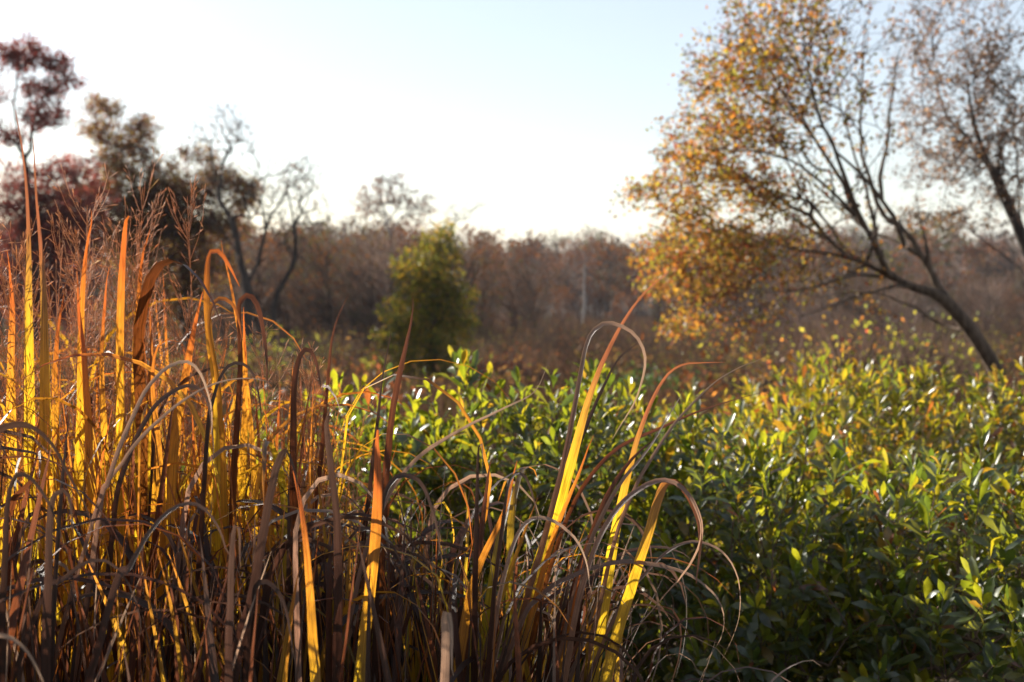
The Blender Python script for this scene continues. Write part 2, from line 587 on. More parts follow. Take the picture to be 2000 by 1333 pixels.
far_trees('valley_scrub', sp, ht, cc, 8, n_br=60, n_tw=240, n_lf=240, leaf=0.24, trunk_c=(0.075, 0.052, 0.04),
          label='brown scrub in the valley seen through the leaning orange tree')

# ---- dry meadow grass and undergrowth on the slope
n = 52000
yy = 6.0 + 130 * RNG.random(n) ** 1.6
xx = RNG.uniform(-0.55, 0.55, n) * yy + RNG.normal(size=n) * 0.5
zz = ground_z(xx, yy)
hh = (0.25 + 0.45 * RNG.random(n)) * (0.5 + 1.0 * vnoise(xx / 3, yy / 3, 6)) * np.clip(yy / 30, 0.8, 2.2)
ww = 0.006 + 0.0011 * yy
base = np.stack([xx, yy, zz - 0.05], -1)
side = np.stack([ww, np.zeros(n), np.zeros(n)], -1)
tip = base + np.stack([RNG.normal(size=n) * hh * 0.3, RNG.normal(size=n) * hh * 0.3, hh], -1)
V = np.stack([base - side, base + side, tip], 1).reshape(-1, 3)
c, t = palette(n, [(0.08, 0.048, 0.034, 0.10, 0.055, 0.03, 3), (0.10, 0.066, 0.045, 0.13, 0.075, 0.04, 2), (0.055, 0.035, 0.028, 0.07, 0.035, 0.025, 2), (0.06, 0.055, 0.02, 0.1, 0.08, 0.02, 0.5)])
me = mesh_np('meadow_grass', V, np.arange(n * 3).reshape(-1, 3), M_FAR, False, {'col': np.repeat(c, 3, 0), 'tcol': np.repeat(t, 3, 0)})
tag(ob('meadow_grass', me), 'dry brown meadow grass covering the slope and valley floor', 'grass', kind='stuff')


def brush(centers, name=None, label=None, cat=None, leaf_cols=None, n_tw=120, n_lf=200, leaf=0.05, kind=None, twig_c=(0.10, 0.065, 0.05)):
    """twiggy low shrubs; centers: (x, y, radius, height)"""
    g = Geo()
    for (x, y, rad_, h) in centers:
        b = np.array([x, y, float(ground_z(x, y)) - 0.03])
        m = n_tw
        d = nz(RNG.normal(size=(m, 3)) * np.array([rad_, rad_, h * 0.4]) + np.array([0, 0, h * 0.7]))
        p = b + RNG.normal(size=(m, 3)) * np.array([rad_ * 0.35, rad_ * 0.35, 0])
        e = p + d * (h * RNG.uniform(0.5, 1.1, (m, 1)))
        mid = (p + e) / 2 + RNG.normal(size=(m, 3)) * h * 0.06
        w = np.array([0.004 + 0.0004 * y, 0, 0.001])
        V = np.stack([p - w, p + w, mid - w * .7, mid + w * .7, e], 1).reshape(-1, 3)
        i = np.arange(m)[:, None] * 5
        F = np.concatenate([i + np.array([[0, 1, 3]]), i + np.array([[0, 3, 2]]), i + np.array([[2, 3, 4]])], 1).reshape(-1, 3)
        g.add(V, F, np.array(twig_c) * math.exp(random.gauss(0, 0.25)))
        q = n_lf
        k = RNG.integers(0, m, q)
        C = mid[k] + (e[k] - mid[k]) * RNG.random((q, 1)) * 1.05 + RNG.normal(size=(q, 3)) * 0.12 * rad_
        c, t = palette(q, leaf_cols)
        V, F, c, t = leaf_tris(C, nz(rand_dirs(q) + np.array([0, 0, 0.3])), rand_dirs(q), leaf * (0.6 + 0.8 * RNG.random(q)), 0.6, c, t)
        g.V.append(V); g.F.append(F + g.n); g.n += len(V); g.C.append(c); g.T.append(t)
    return g


L_BROWN = [(0.12, 0.07, 0.04, 0.22, 0.11, 0.04, 3), (0.16, 0.09, 0.04, 0.3, 0.15, 0.04, 1), (0.11, 0.1, 0.03, 0.25, 0.22, 0.04, 1)]
U_RUST = [(0.14, 0.055, 0.025, 0.26, 0.09, 0.03, 3), (0.11, 0.06, 0.035, 0.18, 0.09, 0.04, 2)]
U_OLIVE = [(0.09, 0.085, 0.025, 0.22, 0.19, 0.03, 3), (0.13, 0.10, 0.03, 0.28, 0.2, 0.03, 2), (0.10, 0.06, 0.035, 0.18, 0.1, 0.04, 1)]
cs = {0: [], 1: [], 2: []}
while sum(len(v) for v in cs.values()) < 190:
    y = 11 + 50 * random.random() ** 1.3
    px = random.uniform(-60, 1300) if random.random() < 0.75 else random.uniform(1300, 2060)
    if (y < 30 and 700 < px < 960) or (y < 19 and 1120 < px < 1360):
        continue
    k = random.choices((0, 1, 2), (5, 2.5, 2))[0]
    cs[k].append(((px - 1000) / FPX * y, y, random.uniform(0.5, 1.1), random.uniform(0.5, 1.0) * (0.7 + y / 30)))
g = Geo()
for k, pal_ in ((0, L_BROWN), (1, U_RUST), (2, U_OLIVE)):
    b_ = brush(cs[k], leaf_cols=pal_, n_tw=110, n_lf=260, leaf=0.085, twig_c=(0.075, 0.05, 0.038))
    for V, F_, C_, T_ in [(np.vstack(b_.V), np.vstack(b_.F), np.vstack(b_.C), np.vstack(b_.T))]:
        g.V.append(V); g.F.append(F_ + g.n); g.n += len(V); g.C.append(C_); g.T.append(T_)
tag(ob('undergrowth', g.mesh('undergrowth', M_FAR)), 'tangled brown undergrowth of twigs and dead leaves on the slope', 'undergrowth', kind='stuff')


def bush(name, label, px, py_top, d, rad_, h, cols, n_tw, n_lf, leaf, shifts=4):
    x = (px - 1000) / FPX * d
    b = np.array([x, d, float(ground_z(x, d)) - 0.03])
    lst = [(x + random.uniform(-1, 1) * rad_ * 0.7, d + random.uniform(-1, 1) * rad_ * 0.5, rad_ * 0.6, h * random.uniform(0.75, 1.0)) for _ in range(shifts)]
    root = empty(name, b, label, 'shrub')
    gg = brush(lst, leaf_cols=cols, n_tw=n_tw // shifts, n_lf=n_lf // shifts, leaf=leaf)
    tag(ob('foliage', gg.mesh('foliage', M_TLEAF, False, b), root), kind='stuff')
    st = Geo()
    for a in range(5):
        e = b + np.array([random.uniform(-.5, .5) * rad_, random.uniform(-.5, .5) * rad_, h * 0.7])
        V, F = tube(catmull([b, (b + e) / 2 + np.array([0, 0, .1]), e], 5), np.linspace(0.03, 0.008, 5), 5)
        ob('stem', mesh_np('stem', V - b, F, M_BARK, True), root)
    return root


YG = [(0.12, 0.13, 0.025, 0.4, 0.4, 0.04, 3), (0.2, 0.17, 0.03, 0.55, 0.45, 0.05, 2), (0.07, 0.09, 0.02, 0.2, 0.25, 0.03, 2)]
RD = [(0.2, 0.05, 0.03, 0.45, 0.08, 0.03, 3), (0.12, 0.05, 0.03, 0.25, 0.07, 0.03, 2)]
DG = [(0.03, 0.06, 0.015, 0.06, 0.12, 0.02, 3), (0.05, 0.08, 0.02, 0.12, 0.18, 0.03, 1)]
OR = [(0.3, 0.13, 0.03, 0.65, 0.25, 0.04, 3), (0.3, 0.17, 0.04, 0.6, 0.35, 0.05, 2), (0.25, 0.06, 0.03, 0.5, 0.1, 0.04, 1)]
bush('yellow_green_shrub', 'yellow-green leafy shrub beside the bare dark trees', 585, 540, 22, 1.0, 1.75, YG, 160, 900, 0.06)
bush('red_leaved_shrub', 'dull red shrub on the slope right of the green conical tree', 985, 650, 26, 0.8, 1.2, RD, 140, 700, 0.07)
bush('dark_green_shrub', 'low dark green shrub in the meadow under the orange tree', 1255, 690, 18, 0.75, 0.75, DG, 200, 3600, 0.06, 7)
bush('yellow_shrub', 'yellow-green bush behind the trunk of the leaning orange tree', 1800, 560, 12, 0.5, 1.45, YG, 420, 420, 0.06)
bush('olive_orange_shrub', 'sparse olive and orange bush behind the limbs of the leaning tree', 1660, 590, 11.5, 0.8, 1.35, OR + YG[:2], 420, 520, 0.055, 6)
bush('orange_shrub', 'small orange-leaved shrub at the back edge of the green hedge', 1490, 690, 8.5, 0.5, 0.85, OR, 110, 520, 0.055)
bush('rust_shrub', 'rust coloured low shrub behind the grass left of the green hedge', 680, 740, 9.5, 0.6, 0.62, [(0.14, 0.05, 0.025, 0.3, 0.09, 0.03, 3), (0.1, 0.06, 0.03, 0.2, 0.1, 0.03, 1)], 120, 900, 0.06)

# ------------------------------------------------------------------ trees on the left
OAK = [(0.07, 0.04, 0.03, 0.16, 0.06, 0.03, 3), (0.10, 0.05, 0.03, 0.25, 0.09, 0.04, 2), (0.06, 0.05, 0.02, 0.16, 0.12, 0.03, 1)]
OAKR = [(0.10, 0.035, 0.03, 0.25, 0.05, 0.035, 3), (0.08, 0.035, 0.03, 0.16, 0.05, 0.03, 2)]
OAKY = OAK + [(0.14, 0.10, 0.02, 0.35, 0.22, 0.03, 2)]
d = 33
limbs = [footed([(66, 600), (64, 470), (60, 400), (48, 310)], d),
         limb_px([(48, 310), (32, 250), (28, 190), (40, 120), (60, 95)], d, 0.6), limb_px([(52, 320), (66, 240), (85, 190), (120, 130)], d, -0.6),
         limb_px([(48, 310), (20, 270), (0, 230), (-40, 180)], d, 0.5), limb_px([(62, 420), (110, 370), (160, 340), (185, 300)], d, -0.8)]
bl = [(30, 110, 50, 24, 70), (65, 90, 18, 10, 16), (112, 122, 38, 12, 32), (85, 175, 40, 18, 40), (85, 225, 40, 26, 55), (130, 150, 24, 6, 8), (15, 265, 28, 24, 30), (-40, 160, 50, 60, 60),
      (40, 330, 60, 16, 14), (140, 335, 55, 35, 55), (20, 400, 60, 45, 60), (80, 480, 80, 60, 190), (150, 470, 60, 60, 100), (20, 540, 70, 70, 120), (120, 560, 80, 50, 90), (60, 370, 60, 40, 50)]
make_tree('oak_tree', 'tall dark red oak tree at the left edge of the sky', 'tree', limbs, blob_points(bl + [(100, 420, 110, 50, 110), (150, 160, 20, 8, 8), (100, 600, 110, 50, 120), (150, 390, 90, 50, 60)], d, 1.1, 1.4), M_DARKBARK, OAKR, 20, 0.09, 0.26, 0.4, 0.007, 0.40, 0.03, base_r=0.16, bend=1.0)
d = 36
limbs = [footed([(362, 580), (360, 480), (345, 400)], d), limb_px([(345, 400), (300, 330), (260, 270), (210, 210)], d, 0.6), limb_px([(350, 420), (400, 350), (440, 330), (480, 360)], d, -0.8),
         limb_px([(360, 470), (290, 410), (220, 380), (160, 370)], d, 0.8), limb_px([(362, 500), (300, 480), (240, 470)], d, -0.6), limb_px([(350, 410), (335, 340), (290, 260)], d, 0.2)]
bl = [(205, 210, 36, 24, 40), (195, 255, 34, 26, 40), (275, 250, 32, 28, 40), (240, 290, 50, 25, 45), (215, 320, 35, 22, 26), (300, 330, 60, 35, 55), (290, 385, 70, 35, 120), (360, 380, 60, 34, 90),
      (400, 300, 24, 16, 22), (360, 300, 20, 14, 10), (440, 350, 40, 24, 45), (485, 365, 30, 18, 34), (470, 395, 40, 16, 28), (180, 370, 50, 30, 45), (400, 430, 60, 26, 40), (320, 470, 100, 45, 150), (230, 460, 90, 70, 160), (310, 550, 100, 60, 150), (230, 340, 70, 40, 60), (120, 400, 70, 40, 60), (330, 430, 90, 40, 100)]
make_tree('oak_tree', 'broad brown oak tree in the middle of the left tree group', 'tree', limbs, blob_points(bl + [(330, 375, 150, 40, 110), (260, 430, 120, 40, 110), (430, 450, 70, 40, 60), (400, 340, 80, 30, 30), (380, 530, 60, 50, 60), (420, 520, 70, 50, 70), (300, 610, 130, 50, 150), (440, 420, 50, 40, 40), (200, 400, 120, 40, 70), (250, 280, 70, 50, 30)], d, 1.1, 1.45), M_DARKBARK, OAKY, 20, 0.09, 0.26, 0.4, 0.007, 0.40, 0.03, base_r=0.16, bend=1.0)

d = 30
bare = [footed([(484, 600), (482, 556), (468, 505), (455, 440), (428, 385), (434, 322)], d),
        limb_px([(434, 322), (452, 288), (470, 262), (466, 236), (440, 205)], d, 0.4), limb_px([(482, 556), (508, 500), (522, 440), (556, 380), (590, 330)], d, 0.5),
        limb_px([(428, 385), (418, 330), (398, 262), (380, 240)], d, -0.4), limb_px([(508, 500), (536, 486), (566, 492), (590, 470)], d, 0.3), limb_px([(468, 505), (445, 468), (424, 436), (400, 420)], d, -0.3),
        limb_px([(522, 440), (510, 390), (520, 350), (530, 310)], d, 0.4), limb_px([(455, 440), (480, 400), (490, 360), (500, 330)], d, -0.4)]
bl = [(440, 240, 50, 46, 60), (395, 270, 40, 40, 30), (470, 270, 40, 40, 40), (580, 340, 50, 45, 60), (540, 390, 50, 50, 50), (440, 390, 70, 60, 60), (420, 350, 40, 50, 30), (510, 350, 50, 50, 40), (570, 470, 40, 30, 30), (490, 450, 60, 60, 30)]
make_tree('bare_tree', 'bare dark tree forking low behind the tall grass', 'tree', bare, blob_points(bl, d, 0.8, 1.3), M_DARKBARK, [(0.10, 0.06, 0.04, 0.2, 0.1, 0.05, 1)], 1, 0.07, 0.1, step=0.3, r_tip=0.0075, power=0.36, thick=0.018, base_r=0.13, twig_col=(0.06, 0.045, 0.04), jit=0.07, bend=0.5)
d = 32
bare = [footed([(535, 600), (558, 545), (577, 500), (574, 440), (568, 400)], d), limb_px([(577, 500), (602, 470), (625, 445), (645, 420)], d, 0.4),
        limb_px([(568, 400), (558, 362), (574, 330), (592, 306)], d, 0.3), limb_px([(574, 440), (598, 400), (610, 370)], d, -0.3), limb_px([(577, 500), (550, 470), (535, 430)], d, -0.3)]
bl = [(580, 370, 60, 55, 60), (620, 410, 40, 44, 40), (600, 340, 40, 40, 30), (550, 440, 40, 40, 24)]
make_tree('bare_tree', 'small bare dark tree right of the forked one', 'tree', bare, blob_points(bl, d, 0.8, 1.3), M_DARKBARK, [(0.10, 0.06, 0.04, 0.2, 0.1, 0.05, 1)], 1, 0.07, 0.1, step=0.3, r_tip=0.0075, power=0.36, thick=0.018, base_r=0.08, twig_col=(0.06, 0.045, 0.04), jit=0.07, bend=0.5)
d = 58
bare = [footed([(772, 600), (768, 500), (757, 440), (748, 400)], d), limb_px([(748, 400), (740, 375), (735, 355)], d, 0.4), limb_px([(757, 440), (775, 400), (785, 370)], d, 0.4), limb_px([(752, 420), (720, 400), (700, 390)], d, -.4),
        limb_px([(760, 450), (800, 410), (830, 390)], d, .5)]
bl = [(750, 375, 55, 28, 110), (715, 400, 40, 20, 60), (800, 390, 45, 25, 70), (830, 410, 40, 30, 40), (770, 350, 40, 15, 30)]
make_tree('pale_tree', 'pale-trunked nearly bare tree reaching above the skyline in the middle', 'tree', bare, blob_points(bl, d, 1.4), M_PALEBARK, [(0.12, 0.07, 0.05, 0.2, 0.09, 0.05, 1)], 4, 0.14, 0.2, step=0.5, r_tip=0.012, power=0.36, thick=0.04, twig_col=(0.12, 0.09, 0.08), bend=1.2)
d = 62
bare = [footed([(885, 560), (880, 480), (890, 430), (915, 395)], d), limb_px([(890, 430), (880, 400), (885, 385)], d, .4)]
make_tree('bare_tree', 'thin bare tree above the skyline behind the green conical tree', 'tree', bare, blob_points([(895, 415, 40, 26, 60), (935, 395, 20, 14, 14)], d, 1.2), M_DARKBARK, OAK, 0, step=0.5, r_tip=0.01, power=0.45, thick=0.04, twig_col=(0.14, 0.11, 0.1))
d = 105
px, y0, y1 = 1140, 640, 500
lb = [footed([(px, y0 - 20), (px + 1, (y0 + y1) / 2), (px + 3, y1), (px + 2, y1 - 25)], d), limb_px([(px + 3, y1), (px + 20, y1 - 30)], d, .5), limb_px([(px + 2, y1 + 20), (px - 18, y1 - 15)], d, -.5)]
make_tree('pale_tree', 'straight pale trunk standing at the edge of the far wood', 'tree', lb, blob_points([(px, y1 - 10, 30, 44, 110)], d, 1.4), M_PALEBARK, OAK, 2, 0.22, 0.3, step=0.6, r_tip=0.014, power=0.4, thick=0.05, twig_col=(0.10, 0.08, 0.07), base_r=0.10)

# ---- green conical tree in the middle
d = 27
trunk = [footed([(845, 740), (848, 640), (855, 540), (860, 450)], d)]
bl = [(862, 462, 34, 26, 40), (850, 500, 56, 36, 110), (838, 550, 78, 40, 190), (830, 605, 92, 42, 260), (830, 665, 98, 42, 280), (825, 720, 90, 40, 220), (905, 580, 28, 24, 34), (790, 520, 34, 28, 40), (760, 650, 30, 24, 34), (830, 765, 70, 24, 90)]
CON = [(0.045, 0.06, 0.012, 0.19, 0.20, 0.02, 3.5), (0.09, 0.09, 0.015, 0.42, 0.35, 0.025, 3), (0.18, 0.115, 0.02, 0.58, 0.33, 0.03, 2.2)]
bl += [(725 + 225 * random.random(), 530 + 210 * random.random(), 18, 14, 14) for _ in range(14)] + [(880, 445, 14, 18, 10), (838, 470, 16, 16, 12)]
make_tree('conical_tree', 'dense green and yellow conical tree standing alone on the slope', 'tree', trunk, blob_points(bl, d, 0.8), M_BARK, CON, 11, 0.085, 0.2, 0.3, 0.005, 0.45, 0.025, base_r=0.09)

# ------------------------------------------------------------------ leaning orange tree on the right
d = 9.0
LEAN = [footed([(1945, 720), (1923, 691), (1891, 643), (1848, 589)], d),
        limb_px([(1848, 589), (1794, 564), (1762, 551), (1724, 529), (1719, 497), (1686, 443), (1665, 389), (1643, 324), (1621, 270), (1600, 232), (1578, 135), (1560, 20)], d, -0.5),
        limb_px([(1848, 589), (1821, 540), (1794, 492), (1762, 448), (1729, 421), (1708, 378), (1692, 324), (1681, 281), (1683, 162), (1690, 40)], d, 0.6),
        limb_px([(1724, 529), (1686, 513), (1648, 486), (1610, 430), (1578, 395), (1545, 330), (1510, 240), (1480, 120)], d, 0.8),
        limb_px([(1762, 551), (1700, 538), (1659, 540), (1578, 562), (1500, 570), (1420, 560)], d, -0.9),
        limb_px([(1724, 529), (1650, 500), (1578, 492), (1502, 470), (1420, 440), (1330, 400)], d, -0.3),
        limb_px([(1686, 443), (1630, 380), (1560, 320), (1490, 300), (1400, 290)], d, -1.0),
        limb_px([(1665, 389), (1610, 300), (1540, 200), (1470, 80), (1440, -40)], d, 0.4),
        limb_px([(1794, 492), (1740, 470), (1680, 440), (1600, 370), (1540, 280)], d, 1.0),
        limb_px([(1719, 497), (1700, 400), (1670, 300), (1640, 200), (1620, 90)], d, .6), limb_px([(1762, 448), (1700, 360), (1630, 290), (1590, 200), (1540, 100)], d, -.5),
        limb_px([(1708, 378), (1730, 300), (1740, 200), (1760, 90)], d, .3), limb_px([(1648, 486), (1570, 440), (1480, 380), (1400, 370)], d, .7), limb_px([(1794, 564), (1740, 560), (1650, 590), (1560, 620)], d, -.6),
        limb_px([(1610, 430), (1540, 400), (1440, 330), (1340, 310)], d, .5), limb_px([(1821, 540), (1800, 440), (1790, 380)], d, .4),
        limb_px([(1891, 643), (1850, 640), (1780, 600), (1700, 570), (1600, 580)], d, 0.9)]
bl = [(1500, 40, 95, 60, 130), (1600, 20, 70, 50, 60), (1560, 110, 60, 40, 60), (1450, 130, 85, 60, 140), (1540, 190, 60, 50, 80), (1390, 215, 60, 50, 70), (1440, 260, 80, 45, 110),
      (1520, 270, 50, 50, 55), (1350, 300, 50, 40, 50), (1420, 340, 90, 45, 110), (1300, 350, 50, 30, 34), (1260, 375, 30, 22, 16), (1350, 400, 70, 35, 60), (1460, 400, 55, 40, 50),
      (1280, 495, 44, 34, 60), (1350, 500, 60, 40, 90), (1430, 510, 60, 45, 70), (1320, 560, 70, 35, 90), (1410, 575, 60, 35, 50), (1340, 620, 45, 28, 30), (1430, 640, 40, 20, 14), (1330, 445, 70, 30, 50), (1430, 450, 60, 30, 40), (1300, 640, 60, 24, 24), (1660, 60, 70, 60, 60),
      (1620, 180, 70, 90, 80), (1660, 320, 60, 90, 50), (1580, 390, 80, 70, 80), (1700, 120, 60, 100, 50), (1620, 480, 90, 50, 50), (1560, 560, 110, 50, 80), (1740, 420, 50, 40, 20), (1480, 480, 70, 50, 80), (1500, 380, 60, 60, 60), (1240, 385, 40, 20, 14), (1310, 260, 30, 60, 24), (1360, 130, 40, 70, 30), (1700, 520, 80, 40, 30), (1440, 680, 60, 24, 16),
      (1480, -120, 140, 80, 90), (1620, -100, 120, 70, 60), (1500, 620, 60, 30, 18), (1690, 600, 70, 30, 20)]
ORT = [(0.18, 0.08, 0.025, 0.40, 0.15, 0.022, 3.6), (0.19, 0.115, 0.025, 0.45, 0.25, 0.03, 3.4), (0.14, 0.05, 0.028, 0.32, 0.08, 0.03, 1.3), (0.10, 0.095, 0.022, 0.28, 0.24, 0.03, 3.2), (0.09, 0.055, 0.032, 0.15, 0.08, 0.03, 2)]


def thin_right(p):
    """leaves crowd the left side of the crown; the branches to the right are half bare"""
    px = 1000 + p[:, 0] / p[:, 1] * FPX
    py = 511 - (p[:, 2] - CAM_Z) / p[:, 1] * FPX
    keep = np.interp(px + (py - 200) * 0.25 * (py > 200), [1460, 1600, 1700], [0.78, 0.42, 0.22])
    return RNG.random(len(p)) < keep


make_tree('orange_tree', 'leaning tree with orange autumn leaves over the green hedge', 'tree', LEAN, blob_points(bl, d, 0.9, 1.25), M_BARK, ORT, 13, 0.036, 0.10, 0.14, 0.0021, 0.33, 0.010, limb_r=[(0.072, 0.052), (0.040, 0.004), (0.036, 0.004)] + [(0.018, 0.004)] * 20, leaf_mask=thin_right, jit=0.08, bend=1.3, twig_col=(0.06, 0.04, 0.03))

d = 13.0
GT = [footed([(2060, 640), (2030, 560), (2000, 470), (1965, 390), (1935, 330), (1905, 250), (1890, 160), (1880, 40)], d),
      limb_px([(2000, 470), (1990, 400), (1985, 300), (1970, 180), (1960, 60)], d, .8), limb_px([(1965, 390), (1900, 340), (1840, 310), (1780, 290)], d, -.8),
      limb_px([(1935, 330), (1890, 270), (1830, 200), (1790, 120)], d, -.4), limb_px([(1905, 250), (1920, 180), (1940, 100), (1960, -20)], d, .5), limb_px([(2030, 560), (1960, 500), (1880, 440), (1820, 430)], d, .6),
      limb_px([(2000, 470), (2060, 380), (2090, 240), (2080, 60)], d, .3)]
bl = [(1850, 150, 110, 110, 150), (1950, 120, 90, 110, 130), (1890, 280, 120, 60, 120), (1970, 250, 70, 90, 80), (1830, 330, 70, 50, 50), (1950, 380, 70, 40, 40), (1870, 430, 90, 30, 40), (1780, 230, 50, 60, 34), (1800, 60, 70, 60, 50), (1900, -60, 160, 80, 70), (2080, 200, 90, 160, 80), (1790, 420, 50, 40, 18)]
GTL = [(0.13, 0.075, 0.05, 0.22, 0.11, 0.06, 3), (0.11, 0.085, 0.07, 0.15, 0.11, 0.08, 4), (0.2, 0.11, 0.04, 0.36, 0.18, 0.05, 1)]
make_tree('thinning_tree', 'thin-leaved grey-brown tree at the right edge behind the orange tree', 'tree', GT, blob_points(bl, d, 1.2, 1.7), M_DARKBARK, GTL, 8, 0.042, 0.11, 0.18, 0.003, 0.36, 0.014, base_r=0.07, jit=0.08, bend=1.3, twig_col=(0.08, 0.055, 0.045))

# ------------------------------------------------------------------ evergreen shrubs (hedge)
def leaf_shape(rows, curl, fold, wid, wave):
    s = np.linspace(0, 1, rows)
    w = wid * (np.sin(np.pi * np.clip(s, 0, 1) ** 1.9) ** 0.8 * 0.5 + 0.02)
    w[-1] = 0.002
    y = s - 0.02
    zc = -curl * s ** 2
    cols_ = []
    for u in (-1, 0, 1):
        x = u * w
        z = zc + abs(u) * w * fold + (wave * np.sin(s * 9 + u) * w if u else 0)
        cols_.append(np.stack([x, y * (1 - 0.15 * curl * s), z], -1))
    V = np.stack(cols_, 1).reshape(-1, 3)
    F = []
    for r_ in range(rows - 1):
        for c_ in range(2):
            a = r_ * 3 + c_
            F.append((a, a + 1, a + 4, a + 3))
    return V, np.array(F)


SHAPES = [leaf_shape(7, 0.12, 0.25, 0.27, 0.1), leaf_shape(7, 0.25, 0.5, 0.29, 0.25), leaf_shape(7, -0.10, 0.35, 0.24, 0.1), leaf_shape(7, 0.45, 0.2, 0.28, 0.3)]
SHC = [  # reflected, transmitted, weight
    (0.03, 0.05, 0.011, 0.24, 0.26, 0.012, 5), (0.042, 0.062, 0.011, 0.36, 0.34, 0.014, 5), (0.022, 0.04, 0.012, 0.12, 0.16, 0.014, 4),
    (0.07, 0.075, 0.012, 0.48, 0.38, 0.015, 2), (0.12, 0.08, 0.02, 0.52, 0.29, 0.015, 0.45), (0.11, 0.04, 0.02, 0.36, 0.10, 0.02, 0.2)]
SHC_Y = [(0.046, 0.06, 0.011, 0.34, 0.30, 0.014, 4), (0.07, 0.07, 0.012, 0.44, 0.32, 0.015, 3.5), (0.03, 0.046, 0.011, 0.19, 0.21, 0.014, 4), (0.12, 0.08, 0.02, 0.5, 0.26, 0.015, 1.3), (0.12, 0.05, 0.02, 0.38, 0.12, 0.02, 0.5)]
LEAF_ME = {}


def leaf_mesh(si, ci, pal, tagname):
    k = (si, ci, tagname)
    if k not in LEAF_ME:
        V, F = SHAPES[si]
        c = pal[ci]
        n = len(V)
        grad = np.repeat(np.linspace(0.9, 1.1, n // 3), 3)[:, None]
        LEAF_ME[k] = mesh_np('leaf', V, F, M_SHRUB, True, {'col': np.array(c[:3]) * grad, 'tcol': np.array(c[3:6]) * grad})
    return LEAF_ME[k]


